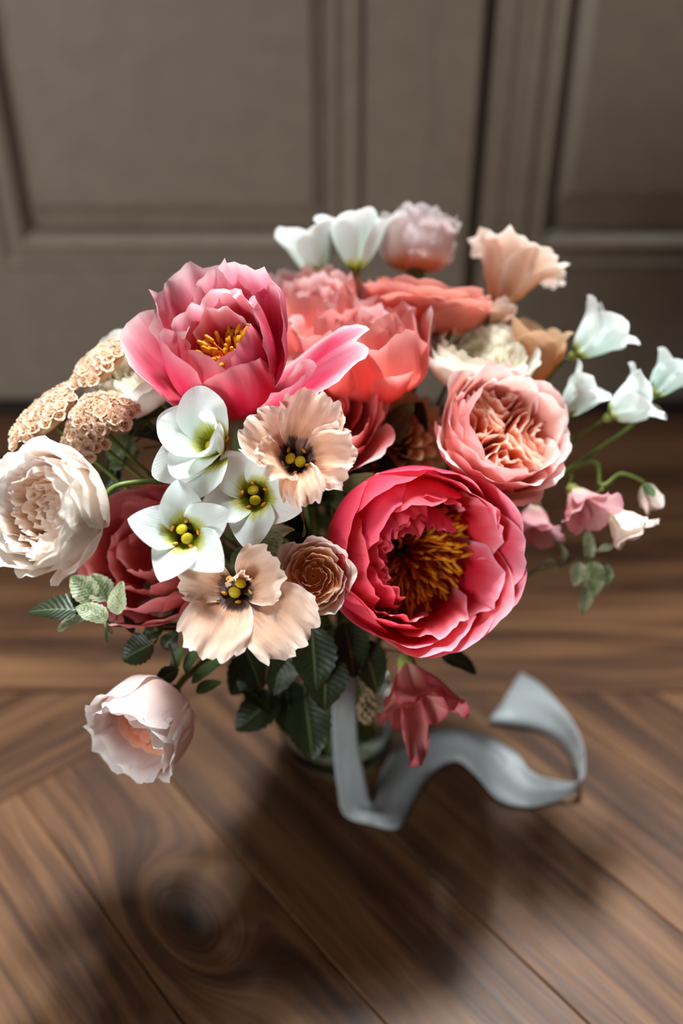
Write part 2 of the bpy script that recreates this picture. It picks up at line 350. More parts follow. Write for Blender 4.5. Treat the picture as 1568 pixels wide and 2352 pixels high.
# ------------------------------------------------------------------ floor: boards laid as separate pieces
def clip(poly, n, c):
    """keep the part of a 2-D polygon with n.p <= c"""
    out = []
    for i in range(len(poly)):
        a, b = poly[i], poly[(i + 1) % len(poly)]
        da = n[0] * a[0] + n[1] * a[1] - c; db = n[0] * b[0] + n[1] * b[1] - c
        if da <= 0: out.append(a)
        if da * db < 0:
            k = da / (da - db); out.append((a[0] + (b[0] - a[0]) * k, a[1] + (b[1] - a[1]) * k))
    return out
def board(poly, mat, parent, z1):
    # each board with its own eased edge
    c = np.mean(np.array(poly), axis=0); n = len(poly); ring = []
    ins = []
    for i in range(n):
        p = np.array(poly[i]); a = np.array(poly[i - 1]) - p; b = np.array(poly[(i + 1) % n]) - p
        a = a / (np.linalg.norm(a) + 1e-9); b = b / (np.linalg.norm(b) + 1e-9); bis = a + b
        s = abs(a[0] * b[1] - a[1] * b[0]) + 1e-3
        ins.append(bis / max(s, 0.25))
    def lev(off, z): return [(poly[i][0] + ins[i][0] * off, poly[i][1] + ins[i][1] * off, z) for i in range(n)]
    vs = lev(0.0002, -0.018) + lev(0.0002, z1 - 0.0010) + lev(0.0012, z1)
    fs = []
    for k in range(2):
        for i in range(n): fs.append((k * n + i, k * n + (i + 1) % n, (k + 1) * n + (i + 1) % n, (k + 1) * n + i))
    fs.append(tuple(2 * n + i for i in range(n)))
    return obj('plank', mesh('plank', vs, fs, smooth=False), mat, parent)

floor = structure(obj('floor', box_mesh('floor', -3.0, 3.0, -3.2, 0.03, -0.05, -0.018), M['dark']))
floor['label'] = 'dark walnut-stained parquet floor'
wh = wood_mat('board_grain_along_door', 0, 1)
DA = -50.0
wd = wood_mat('board_grain_diagonal', DA, 5)
wk = wood_mat('board_grain_with_knot', DA, 9, knot=(-0.114, -0.768))
wx = wood_mat('board_grain_cross_diagonal', DA + 90, 3)
rs = random.Random(4)
YB = -0.535
y = 0.03
for wdt in (0.085, 0.165, 0.16, 0.155):
    xs = [-3.0, -1.9 + rs.uniform(-.2, .2), -0.95 + rs.uniform(-.2, .2), 0.1 + rs.uniform(-.25, .25), 0.95 + rs.uniform(-.2, .2), 1.9 + rs.uniform(-.2, .2), 3.0]
    for a, b in zip(xs[:-1], xs[1:]):
        board([(a, y - wdt), (b, y - wdt), (b, y), (a, y)], wh, floor, rs.uniform(-0.0006, 0.0))
    y -= wdt
d1 = (math.cos(R(DA)), math.sin(R(DA))); n1 = (-d1[1], d1[0])       # along / across the diagonal boards
L1 = d1[0] * -0.237 + d1[1] * -0.624                                # joint with the cross-laid boards
big = [(-3.0, -3.2), (3.0, -3.2), (3.0, YB), (-3.0, YB)]
WB = 0.105
off0 = n1[0] * -0.114 + n1[1] * -0.768 - 0.045
for k in range(-40, 41):
    lo = off0 + k * WB; hi = lo + WB
    p = clip(clip(clip(big, n1, hi), (-n1[0], -n1[1]), -lo), (-d1[0], -d1[1]), -L1)
    if len(p) > 2: board(p, wk if k == 0 else wd, floor, rs.uniform(-0.0006, 0.0))
for k in range(0, 32):
    hi = L1 - k * WB; lo = hi - WB
    p = clip(clip(big, d1, hi), (-d1[0], -d1[1]), -lo)
    if len(p) > 2: board(p, wx, floor, rs.uniform(-0.0006, 0.0))

# ------------------------------------------------------------------ panelled double door in its wall
def moulding(name, x0, x1, z0, z1, prof, parent):
    vs = []
    for (d, o) in prof:
        for (x, z) in ((x0 + d, z0 + d), (x1 - d, z0 + d), (x1 - d, z1 - d), (x0 + d, z1 - d)): vs.append((x, -o, z))
    return obj(name, mesh(name, vs, grid_faces(len(prof), 4, 0, True), smooth=False), M['door'], parent)
BOL = [(-0.001, -0.004), (0.0, 0.004), (0.003, 0.0085), (0.008, 0.0095), (0.0125, 0.006), (0.0145, 0.0035), (0.0245, 0.0035), (0.027, 0.007), (0.031, 0.0088), (0.0355, 0.006), (0.038, 0.0), (0.042, -0.009), (0.044, -0.012)]
def leaf(name, x0, x1, px0, px1, fx0, fx1, fz, label):
    d = structure(obj(name, box_mesh('bottom_rail', x0, x1, 0.0, 0.04, 0.018, 0.215, 0.002), M['door'])); d['label'] = label
    for a, b in ((x0, px0 + 0.004), (px1 - 0.004, x1)):
        obj('stile', box_mesh('stile', a, b, 0.0, 0.04, 0.2151, 3.0, 0.002), M['door'], d)
    obj('light_block_rail', box_mesh('light_block_rail', px0 + 0.004, px1 - 0.004, 0.0, 0.04, 0.70, 1.55, 0.002), M['door'], d)  # unseen upper part added to keep daylight off the floor by the door
    obj('top_rail', box_mesh('top_rail', px0 + 0.004, px1 - 0.004, 0.0, 0.04, 2.9, 3.0, 0.002), M['door'], d)
    moulding('moulding', px0, px1, 0.2055, 0.72, BOL, d)
    a, b, c, e = px0 + 0.042, px1 - 0.042, 0.2475, 0.678
    vs = []
    prof = [((a, b, c, e), 0.016), ((fx0 - 0.012, fx1 + 0.012, fz - 0.012, e - 0.024), 0.0105), ((fx0 - 0.0005, fx1 + 0.0005, fz - 0.0005, e - 0.036), 0.0045), ((fx0, fx1, fz, e - 0.037), 0.002)]
    for (q, yy) in prof:
        for (x, z) in ((q[0], q[2]), (q[1], q[2]), (q[1], q[3]), (q[0], q[3])): vs.append((x, yy, z))
    fs = grid_faces(4, 4, 0, True) + [(12, 13, 14, 15)]
    obj('panel', mesh('panel', vs, fs, smooth=False), M['door'], d)
    obj('panel_back', box_mesh('panel_back', px0, px1, 0.02, 0.034, 0.22, 0.70), M['door'], d)
    return d
d1_ = leaf('door_1', -0.535, 0.1535, -0.425, 0.0235, -0.366, -0.0345, 0.284, 'left leaf of the taupe panelled double door')
bead = box_mesh('cover_strip', 0.1035, 0.1555, -0.013, 0.0, 0.018, 3.0, 0.004)
obj('cover_strip', bead, M['door'], d1_)
d2_ = leaf('door_2', 0.1695, 0.86, 0.2125, 0.75, 0.279, 0.69, 0.2975, 'right leaf of the taupe panelled double door')
obj('bead', box_mesh('bead', 0.182, 0.192, -0.004, 0.0, 0.018, 3.0, 0.0015), M['door'], d2_)
structure(obj('trim_1', box_mesh('door_rebate', 0.1536, 0.1694, 0.02, 0.04, 0.018, 3.0), M['door']))
structure(obj('trim_2', box_mesh('threshold', -0.535, 0.86, -0.012, 0.05, 0.0005, 0.0165, 0.003), M['dark']))
structure(obj('wall_back', box_mesh('wall_back', -3.0, -0.54, -0.01, 0.06, 0.0005, 3.3), M['wallpaint']))
structure(obj('wall_right', box_mesh('wall_right', 0.865, 3.0, -0.01, 0.06, 0.0005, 3.3), M['wallpaint']))
structure(obj('wall_top', box_mesh('wall_top', -0.54, 0.865, -0.01, 0.06, 3.005, 3.3), M['wallpaint']))

# ------------------------------------------------------------------ petal engine
def smooth_noise(rng, x, f, k=3):
    o = np.zeros_like(x)
    for i in range(k):
        o += np.sin(x * f * (1 + 0.83 * i) + rng.uniform(0, 6.28)) / (1 + 0.7 * i)
    return o / 1.7
def petal_grid(L, hw, prof, az=0.0, base=0.3, tm=0.6, tip=0.3, tk=2.2, notch=0.0, wrap=1.0, cup=0.0, edge=0.0, imbr=0.0,
               ruf=0.0, rf=5.0, frill=0.0, ff=9.0, r0=0.002, z0=0.0, lean=0.0, narrow=0.0, crease=0.0, nu=13, nv=15, seed=0, tipcurl=0.0):
    rng = np.random.RandomState(seed)
    u = np.linspace(-1, 1, nu); v = np.linspace(0, 1, nv)
    U, V = np.meshgrid(u, v)
    top = 1 - tip * np.abs(U) ** tk - notch * np.exp(-(U / 0.14) ** 2)
    if frill: top = top + frill * smooth_noise(rng, U, ff) * (0.5 + 0.5 * np.abs(U))
    T = np.clip(V * top, 0, 1.08)
    td = np.linspace(0, 1.08, 90)
    pv = [p[0] for p in prof]; pa = [R(p[1]) for p in prof]
    ang = np.interp(td, pv, pa)
    k = 9; ang = np.convolve(np.pad(ang, (k // 2, k // 2), mode='edge'), np.ones(k) / k, mode='valid')
    dt = td[1] - td[0]
    rr = r0 + np.concatenate([[0], np.cumsum(np.cos(ang[:-1]))]) * dt * L
    zz = z0 + np.concatenate([[0], np.cumsum(np.sin(ang[:-1]))]) * dt * L
    r = np.interp(T, td, rr); z = np.interp(T, td, zz); a = np.interp(T, td, ang)
    wd = base + (1 - base) * np.sin(PI / 2 * np.clip(T / tm, 0, 1)) ** 0.9
    wd = wd * (1 - narrow * np.clip((T - tm) / (1 - tm), 0, 1) ** 1.5)
    lat = U * hw * wd
    D = cup * (lat ** 2) / hw + edge * np.abs(U) ** 3 * T + imbr * U * T
    if crease: D = D + crease * np.exp(-(U / 0.22) ** 2) * np.sin(PI * np.clip(T, 0, 1))
    if ruf:
        env = np.clip(np.maximum(np.abs(U) ** 2.2, T ** 3) * T, 0, 1)
        D = D + ruf * env * (smooth_noise(rng, U + 0.35 * V, rf) + 0.7 * smooth_noise(rng, V * 2 + 0.5 * U, rf * 0.8) * np.abs(U) + 0.35 * smooth_noise(rng, U * 2.4 - V, rf * 1.7))
    if tipcurl: D = D + tipcurl * np.clip((V - 0.75) / 0.25, 0, 1) ** 2
    r2 = r - D * np.sin(a); z2 = z + D * np.cos(a)
    if lean: z2 = z2 + lean * U * T
    rc = np.sqrt(np.maximum(r, 0) ** 2 + (0.35 * hw) ** 2)
    th = np.clip(lat / rc, -1.75, 1.75)
    rp = np.maximum(r2, 0.0004)
    X = wrap * rp * np.cos(th) + (1 - wrap) * r2
    Y = wrap * rp * np.sin(th) + (1 - wrap) * lat
    ca, sa = math.cos(az), math.sin(az)
    co = np.stack([X * ca - Y * sa, X * sa + Y * ca, z2], -1).reshape(-1, 3)
    uv = np.stack([(U + 1) / 2, V], -1).reshape(-1, 2)
    return co, [f[::-1] for f in grid_faces(nv, nu)], uv
def petal(parent, mat, name='petal', **kw):
    co, fs, uv = petal_grid(**kw)
    return obj(name, mesh(name, co, fs, uv), mat, parent)

def fold_petal(parent, mat, plan, z0, z1, shrink=0.5, curl=0.0, wav=0.0, wf=6.0, seed=0, nu=17, nv=8, tip=0.12, dome=0.0, lift=None):
    """upright heart petal standing on a plan curve, its rim rolled over"""
    rng = np.random.RandomState(seed)
    u = np.linspace(-1, 1, nu); c = np.array([plan(x) for x in u])
    t = np.gradient(c, axis=0); t /= (np.linalg.norm(t, axis=1, keepdims=True) + 1e-9); n = np.stack([-t[:, 1], t[:, 0]], 1)
    vs = []; uv = []
    w1 = smooth_noise(rng, u, wf); w2 = smooth_noise(rng, u, wf * 1.9)
    topz = z1 * (1 - tip * np.abs(u) ** 3) + wav * 0.7 * w2
    if dome: topz = topz - dome * (c ** 2).sum(1) * 1.0
    for i in range(nv):
        s = i / (nv - 1); sc = shrink + (1 - shrink) * s ** 0.8
        off = curl * s ** 3 + wav * w1 * s ** 1.5
        for j in range(nu):
            p = c[j] * sc + n[j] * off[j] if hasattr(off, '__len__') else c[j] * sc + n[j] * off
            vs.append((p[0], p[1], z0 + (topz[j] - z0) * (s - 0.10 * max(0, s - 0.8) * (1 if curl else 0)))); uv.append(((u[j] + 1) / 2, s))
    return obj('petal', mesh('petal', vs, grid_faces(nv, nu), uv), mat, parent)

BIND = Vector((-0.004, -0.60, 0.135))
def stem(root, mat, start_local=(0, 0, 0), r=0.0024, foot=None, out=0.06, via=None):
    """stalk from the flower base to its place in the vase"""
    mw = root.matrix_world; inv = mw.inverted()
    a = mw @ Vector(start_local); ax = (mw.to_3x3() @ Vector((0, 0, 1))).normalized()
    rg = random.Random(int(abs(a.x * 9173 + a.z * 7919) * 100))
    foot = foot or Vector((BIND.x + rg.uniform(-0.022, 0.022), BIND.y + rg.uniform(-0.022, 0.022), 0.02 + rg.uniform(0, 0.01)))
    neck = Vector((BIND.x + (a.x - BIND.x) * 0.10 + rg.uniform(-0.010, 0.010), BIND.y + (a.y - BIND.y) * 0.10 + rg.uniform(-0.010, 0.010), BIND.z))
    s = root.matrix_world.to_scale()[0]
    pts = [a, a - ax * out * 0.5]
    if via: pts += [Vector(v) for v in via]
    else: pts += [(a - ax * out) * 0.62 + neck * 0.38]
    pts += [neck, foot]
    pts = catmull(pts, 7)
    return tube('stem', [inv @ Vector(p) for p in pts], [r / s * (0.85 + 0.25 * i / len(pts)) for i in range(len(pts))], mat, root, 7)

def leaf_data(L, W, fold=0.25, bend=0.4, serr=0.0, nu=7, nv=15, tipk=1.0, seed=0, wav=0.0):
    rng = np.random.RandomState(seed); vs = []; uv = []
    x = 0.0; z = 0.0
    for i in range(nv):
        t = i / (nv - 1); a = -bend * t
        if i: x += L / (nv - 1) * math.cos(a); z += L / (nv - 1) * math.sin(a)
        w = W * (math.sin(PI * min(1, t ** 0.8 * 1.0)) ** 0.75) * (1 - 0.15 * t) + 0.0004
        if serr: w *= 1 + serr * (0.5 if i % 2 else -0.5)
        for j in range(nu):
            u = -1 + 2 * j / (nu - 1)
            dz = fold * abs(u) * w + wav * math.sin(9 * t + 2 * u + seed) * abs(u)
            vs.append((x - dz * math.sin(a) * 0, u * w, z + dz)); uv.append(((u + 1) / 2, t))
    return vs, grid_faces(nv, nu), uv
_leafcache = {}
def leaf_obj(parent, mat, mw, L, W, fold=0.25, bend=0.4, serr=0.0, seed=0, name='leaf', wav=0.0):
    vs, fs, uv = leaf_data(L, W, fold, bend, serr, seed=seed, wav=wav)
    o = obj(name, mesh(name, vs, fs, uv), mat, parent); o.matrix_local = parent.matrix_world.inverted() @ mw; return o
def leaf_frame(p, dirc, norc):
    x = V3(dirc); z = V3(norc); z = (z - x * z.dot(x)).normalized(); yv = z.cross(x)
    m = Matrix((x, yv, z)).transposed().to_4x4(); m.translation = p; return m
def sepals(root, mat, n=5, L=0.022, W=0.004, a0=-20, a1=-50, z0=-0.001, r0=0.003, seed=0):
    for i in range(n):
        petal(root, mat, 'sepal', L=L, hw=W, prof=[(0, a0), (1, a1 + (i * 37 + seed * 11) % 30)], az=2 * PI * i / n + seed, base=0.7, tm=0.25, tip=0.02, tk=2, narrow=0.9, wrap=0.3, cup=0.3, r0=r0, z0=z0, nu=5, nv=7, seed=i)
def bulb(root, mat, r, h, z0=0.0, name='calyx'):
    """swollen calyx under the petals (local coordinates, grows downwards)"""
    prof = [(0.0008, z0 - h), (r * 0.45, z0 - h * 0.95), (r * 0.9, z0 - h * 0.6), (r, z0 - h * 0.25), (r * 0.8, z0)]
    return lathe(name, prof, mat, root, 12)

def place(px, py, d, axis, s=1.0, spin=0.0, zc=0.0):
    ax = V3(axis); return frame(ax, spin, P(px, py, d) - ax * (zc * s), s)

# ------------------------------------------------------------------ flower builders
def cup_prof(rho, h, inc=0, curl=0, a0=4):
    """profile of a petal that leaves the base, turns up at radius rho and rises h; inc>0 closes in, curl rolls the rim out"""
    L = rho * 0.92 + h
    f = rho / L
    return L, [(0, a0), (f * 0.55, a0 + 14), (min(f * 1.15, 0.8), 78 + inc * 0.4), (0.86, 84 + inc), (0.94, 82 + inc - curl * 0.45), (1.0, 84 + inc - curl), (1.08, 84 + inc - curl * 1.2)]

def ring(root, mat, n, rho, h, hw, inc=0, curl=0, jit=0.12, ph=0.0, seed=0, arc=None, **kw):
    rg = random.Random(seed * 7 + n)
    for i in range(n):
        az = ph + 2 * PI * i / n + rg.uniform(-jit, jit)
        if arc: az = arc[0] + (arc[1] - arc[0]) * (i + 0.5) / n + rg.uniform(-jit, jit)
        L, pr = cup_prof(rho * rg.uniform(0.94, 1.06), h * rg.uniform(0.92, 1.08), inc + rg.uniform(-5, 5), curl * rg.uniform(0.7, 1.2))
        k = dict(base=0.35, tm=0.55, tip=0.22, tk=2.6, imbr=0.0022, ruf=0.0012, rf=4.5, notch=rg.choice([0, 0.03, 0.05])); k.update(kw)
        petal(root, mat, L=L, hw=hw * rg.uniform(0.92, 1.08), prof=pr, az=az, seed=seed * 131 + i, **k)

def quartered(root, mat, Rr, z0, z1, q=5, nest=4, wav=0.0012, seed=0, curl=-0.0015, dz=0.0):
    """folded heart petals of an old garden rose, packed in quarters"""
    rg = random.Random(seed)
    for i in range(q):
        ph = 2 * PI * i / q + rg.uniform(-0.15, 0.15)
        for j in range(nest):
            D = (PI / q) * (1.05 - 0.80 / nest * j) * rg.uniform(0.9, 1.1)
            ri = Rr * (0.08 + 0.74 / nest * j + rg.uniform(-0.03, 0.03)); ro = Rr * (0.98 - 0.02 * j) * rg.uniform(0.92, 1.02)
            k = rg.uniform(-0.25, 0.25)
            def plan(x, ph=ph, D=D, ri=ri, ro=ro, k=k):
                w_ = abs(x) ** 1.5; r = ri + (ro - ri) * w_
                a = ph + D * math.tanh(2.3 * x) + k * (1 - abs(x)) * 0.5
                return (r * math.cos(a), r * math.sin(a))
            fold_petal(root, mat, plan, z0, z1 * rg.uniform(0.90, 1.04) + dz * j, shrink=0.72, curl=curl * rg.uniform(0.2, 1.3), wav=wav * rg.uniform(0.6, 1.4), wf=rg.uniform(4, 7), seed=seed * 97 + i * 11 + j, tip=rg.uniform(-0.02, 0.08))
    for j in range(4):
        rr = Rr * 0.12; a0 = rg.uniform(0, 6.28)
        def plan(x, rr=rr, a0=a0): return (rr * math.cos(a0 + 1.3 * x) * (0.6 + 0.4 * abs(x)), rr * math.sin(a0 + 1.3 * x))
        fold_petal(root, mat, plan, z0, z1 * 0.9, 0.7, 0.0, wav * 0.6, 5, seed * 31 + j, nu=9)

def loose_heart(root, mat, Rr, z0, z1, n=44, seed=0, wav=0.0016, bowl=0.25, cx=0.0, cy=0.0):
    """many small crumpled heart petals, roughly in turns round an off-centre eye"""
    rg = random.Random(seed)
    for i in range(n):
        f = ((i + 0.5) / n) ** 0.62; r = Rr * (0.05 + 0.93 * f); a = i * 2.39996 + rg.uniform(-0.3, 0.3)
        half = Rr * rg.uniform(0.26, 0.44) * (0.6 + 0.6 * f); sk = rg.uniform(-0.9, 0.9) * (1 - 0.5 * f); bend = rg.uniform(0.3, 1.0)
        k1 = rg.uniform(0, 6)
        def plan(x, r=r, a=a, half=half, sk=sk, bend=bend, k1=k1):
            lx = half * x; ly = -bend * half * x * x * 0.5 + 0.10 * half * math.sin(4 * x + k1)
            c_, s_ = math.cos(sk), math.sin(sk); tx, ty = lx * c_ - ly * s_, lx * s_ + ly * c_
            R_ = r + ty; ca, sa = math.cos(a), math.sin(a)
            return (cx * (1 - f) + R_ * ca - tx * sa, cy * (1 - f) + R_ * sa + tx * ca)
        top = z1 * (1 - bowl * (1 - f) ** 1.5) * rg.uniform(0.92, 1.05)
        fold_petal(root, mat, plan, z0, top, shrink=1.0 + 0.08 * f, curl=rg.uniform(-0.0016, 0.0026), wav=wav * rg.uniform(0.5, 1.5), wf=rg.uniform(4, 8), seed=seed * 77 + i, nu=13, nv=7, tip=rg.uniform(0.05, 0.2))

def spiral_heart(root, mat, Rr, z0, h, n=16, seed=0, curl=18, cx=0.0, cy=0.0):
    """rolled heart of a hybrid rose: nested arcs round a bud"""
    rg = random.Random(seed)
    for i in range(n):
        f = i / (n - 1); rho = Rr * (0.10 + 0.9 * f ** 0.9); ph = i * 2.399
        half = 1.35 - 0.35 * f
        zz = h * (0.86 + 0.14 * math.sin(i * 1.7)) * (1 - 0.06 * f)
        def plan(x, rho=rho, ph=ph, half=half):
            a = ph + half * x; r = rho * (1 + 0.16 * x)
            return (cx + r * math.cos(a), cy + r * math.sin(a))
        fold_petal(root, mat, plan, z0, z0 + zz, 0.75, -0.0009 - 0.0012 * f, 0.0005 + 0.0009 * f, 4, seed * 53 + i, tip=0.10)

def stamen_mesh(name, L, bend, seed, r=0.00042, ar=0.0010, al=0.0042):
    rg = random.Random(seed); pts = []; x = z = 0; a = 0
    n = 7
    for i in range(n):
        pts.append((x, 0.0008 * math.sin(i * 1.1 + seed), z)); a = bend * i / n
        x += math.sin(a) * L / n; z += math.cos(a) * L / n
    v1, f1, u1 = tube_data(pts, r, 5)
    d = Vector((math.sin(a * 1.2), 0.15 * math.sin(seed), math.cos(a * 1.2))).normalized(); e = Vector(pts[-1])
    ap = [e + d * al * k for k in (-0.1, 0.05, 0.5, 0.95, 1.05)]
    v2, f2, u2 = tube_data(ap, [ar * 0.4, ar * 0.9, ar, ar * 0.8, ar * 0.25], 6)
    off = len(v1)
    me = mesh(name, list(v1) + list(v2), f1 + [tuple(i + off for i in f) for f in f2])
    me.materials.append(M['filament']); me.materials.append(M['yellow'])
    for i, p in enumerate(me.polygons): p.material_index = 0 if i < len(f1) else 1
    return me
STA = [stamen_mesh('stamen', 0.013, 0.5, 1), stamen_mesh('stamen', 0.016, 0.9, 2), stamen_mesh('stamen', 0.012, 0.25, 3)]
THIN = [stamen_mesh('stamen', 0.015, 0.9, 4, 0.00040, 0.0007, 0.0040), stamen_mesh('stamen', 0.018, 1.3, 5, 0.00042, 0.0007, 0.0045), stamen_mesh('stamen', 0.014, 0.4, 6, 0.0004, 0.0007, 0.0038)]
def stamens(root, meshes, n, rmin, rmax, z0, tilt0, tilt1, seed=0, s=1.0):
    rg = random.Random(seed)
    for i in range(n):
        f = math.sqrt((i + 0.5) / n); r = rmin + (rmax - rmin) * f; a = i * 2.39996
        t = tilt0 + (tilt1 - tilt0) * f + rg.uniform(-0.22, 0.22)
        m = Matrix.Rotation(a, 4, 'Z') @ Matrix.Translation((r, 0, z0)) @ Matrix.Rotation(t, 4, 'Y') @ Matrix.Rotation(rg.uniform(-0.9, 0.9), 4, 'Z') @ Matrix.Scale(s * rg.uniform(0.8, 1.15), 4)
        obj('stamen', rg.choice(meshes), None, root, m)
def ellipsoid(name, mat, parent, c, rx, ry, rz, n=10, m=7, rot=None):
    vs = []; 
    for i in range(m):
        t = PI * (i + 0.0) / (m - 1)
        for k in range(n):
            p = 2 * PI * k / n; q = Vector((rx * math.sin(t) * math.cos(p), ry * math.sin(t) * math.sin(p), rz * math.cos(t)))
            if rot: q = rot @ q
            vs.append(Vector(c) + q)
    return obj(name, mesh(name, vs, grid_faces(m, n, 0, True)), mat, parent)

def lis_centre(root, z, dark=False, s=1.0, spin=0.0):
    """two-lobed stigma and five anthers"""
    lathe('ovary', [(0.0002, 0.001), (0.0028 * s, 0.002), (0.0034 * s, z * 0.4), (0.0016 * s, z * 0.72), (0.0010 * s, z * 0.95), (0.0003, z)], M['throat'], root, 10)
    for k in (-1, 1):
        a = spin + (0 if k > 0 else PI)
        ellipsoid('stigma', M['stigma'], root, (0.0031 * s * math.cos(a), 0.0031 * s * math.sin(a), z), 0.0033 * s, 0.0036 * s, 0.0017 * s, rot=Matrix.Rotation(a, 3, 'Z') @ Matrix.Rotation(0.35 * 1, 3, 'Y'))
    for i in range(5):
        a = spin + 0.6 + 2 * PI * i / 5; r1 = 0.0078 * s
        pts = [(0.003 * s * math.cos(a), 0.003 * s * math.sin(a), 0.002), (0.005 * s * math.cos(a), 0.005 * s * math.sin(a), z * 0.5), (r1 * math.cos(a), r1 * math.sin(a), z * 0.86)]
        f = tube('filament', pts, 0.0005 * s, M['throat'], root, 5)
        ellipsoid('anther', M['orange'], root, pts[-1], 0.0011 * s, 0.0021 * s, 0.0013 * s, 8, 6, Matrix.Rotation(a + i, 3, 'Z'))

def open_lis(root, mat, L, hw, flare=(72, 60, 22, 8), n=5, ph=0.0, seed=0, centre_z=0.011, dark=False, pts=None, **kw):
    """open lisianthus: funnel throat, five spread petals; pts overrides per petal"""
    rg = random.Random(seed)
    for i in range(n):
        k = dict(base=0.26, tm=0.62, tip=0.34, tk=1.5, wrap=0.62, cup=0.10, imbr=0.0028, ruf=0.0016, rf=3.2, nu=15, nv=17, az=ph + 2 * PI * i / n + rg.uniform(-0.08, 0.08), L=L * rg.uniform(0.95, 1.06), hw=hw)
        a, b, c, d = [x + rg.uniform(-5, 5) for x in flare]
        k['prof'] = [(0, a), (0.25, b), (0.55, c), (0.85, d), (1.08, d - 6)]
        k.update(kw)
        if pts and i in pts: k.update(pts[i])
        petal(root, mat, seed=seed * 17 + i, **k)
    lis_centre(root, centre_z, dark, spin=seed * 0.7)

def bell(root, mat, Lp, hw, n=5, open_=(30, 72, 80, 40), seed=0, ph=0.0, **kw):
    rg = random.Random(seed)
    for i in range(n):
        a, b, c, d = [x + rg.uniform(-6, 6) for x in open_]
        k = dict(base=0.32, tm=0.55, tip=0.34, tk=1.6, wrap=0.95, imbr=0.0024, ruf=0.002, rf=3.5, edge=-0.001, nu=13, nv=15)
        k.update(kw)
        petal(root, mat, L=Lp * rg.uniform(0.94, 1.08), hw=hw, prof=[(0, a), (0.2, b), (0.6, c), (0.82, (c + d) / 2), (1.0, d), (1.08, d - 20)], az=ph + 2 * PI * i / n + rg.uniform(-0.15, 0.15), seed=seed * 23 + i, **k)
D2 = R
ONLY = None
def fl(name, label, cat, mw, group=None): return thing(name, label, cat, mw, group)

# ------------------------------------------------------------------ 1 pink peony (sharp, upper left)
t = fl('peony', 'coral-pink cupped peony with yellow stamens, sharp, upper left of the bouquet', 'peony', place(566, 925, 0.628, (-0.30, 0.74, 0.60)), 'peonies')
PK = M['pink']
for (az, L, hw, pr, kw) in [
    # outer whorl
    (160, 0.094, 0.042, [(0, 8), (0.25, 24), (0.55, 64), (0.85, 74), (1.08, 66)], dict(tip=0.24, ruf=0.0025)),
    (112, 0.098, 0.040, [(0, 12), (0.3, 46), (0.6, 80), (0.85, 88), (1.08, 66)], dict(tip=0.16, ruf=0.0060, rf=7, frill=0.06, ff=8)),
    (68, 0.096, 0.040, [(0, 12), (0.3, 44), (0.6, 80), (0.85, 92), (1.08, 92)], dict(tip=0.22, ruf=0.0045, rf=6, frill=0.045)),
    (28, 0.082, 0.034, [(0, 10), (0.3, 40), (0.6, 74), (0.85, 80), (1.08, 84)], dict(tip=0.26, tk=1.8)),
    (354, 0.092, 0.034, [(0, 0), (0.3, 14), (0.6, 28), (0.85, 20), (1.08, -6)], dict(tip=0.22, notch=0.09, ruf=0.002, edge=-0.002, crease=0.004)),
    (322, 0.080, 0.019, [(0, -6), (0.3, 14), (0.6, 36), (0.85, 46), (1.08, 62)], dict(tip=0.22, cup=0.55, tm=0.7)),
    (200, 0.086, 0.034, [(0, 6), (0.25, 34), (0.55, 82), (0.85, 104), (1.08, 122)], dict(tip=0.24, cup=0.14, imbr=-0.004)),
    (236, 0.074, 0.026, [(0, 4), (0.25, 32), (0.55, 84), (0.85, 112), (1.08, 132)], dict(tip=0.26, cup=0.14, imbr=-0.003)),
    (286, 0.060, 0.031, [(0, -8), (0.25, 30), (0.55, 80), (0.9, 96), (1.08, 104)], dict(tip=0.22, tk=2.4, frill=0.008, cup=0.16, r0=0.009, imbr=0.0005)),
    # inner whorl
    (95, 0.080, 0.036, [(0, 20), (0.3, 56), (0.6, 92), (0.85, 108), (1.08, 118)], dict(tip=0.18, ruf=0.004, rf=6, frill=0.025, r0=0.004)),
    (50, 0.076, 0.030, [(0, 20), (0.3, 56), (0.6, 88), (0.85, 98), (1.08, 106)], dict(tip=0.22, ruf=0.002, r0=0.004)),
    (15, 0.074, 0.026, [(0, 16), (0.3, 52), (0.6, 84), (0.85, 96), (1.08, 104)], dict(tip=0.25, ruf=0.002, r0=0.004)),
    (180, 0.070, 0.028, [(0, 18), (0.3, 54), (0.6, 92), (0.85, 112), (1.08, 130)], dict(tip=0.16, ruf=0.003, rf=7, frill=0.03, r0=0.004)),
    (215, 0.052, 0.022, [(0, 18), (0.3, 52), (0.6, 92), (0.85, 118), (1.08, 140)], dict(tip=0.22, ruf=0.002, r0=0.004)),
    (310, 0.056, 0.030, [(0, 16), (0.3, 54), (0.6, 86), (0.85, 104), (1.08, 112)], dict(tip=0.20, ruf=0.002, frill=0.015, r0=0.004)),
    (345, 0.062, 0.026, [(0, 16), (0.3, 54), (0.6, 88), (0.85, 104), (1.08, 112)], dict(tip=0.20, ruf=0.0025, frill=0.02, r0=0.004)),
    (92, 0.066, 0.021, [(0, 30), (0.3, 62), (0.6, 90), (0.85, 100), (1.08, 120)], dict(tip=0.16, ruf=0.002, frill=0.03, r0=0.004)),
    (258, 0.038, 0.018, [(0, 30), (0.3, 60), (0.6, 92), (0.85, 112), (1.08, 124)], dict(tip=0.2, r0=0.004)),
]:
    k = dict(base=0.30, tm=0.55, tk=2.4, imbr=0.0015, ruf=0.0018, rf=4, nu=19, nv=22); k.update(kw); k['frill'] = k.get('frill', 0) + 0.012; k['ruf'] *= 1.25
    petal(t, PK, L=L, hw=hw, prof=pr, az=R(az), seed=int(az), **k)
stamens(t, STA, 60, 0.001, 0.0105, 0.025, 0.0, 0.26, 3, 1.35)
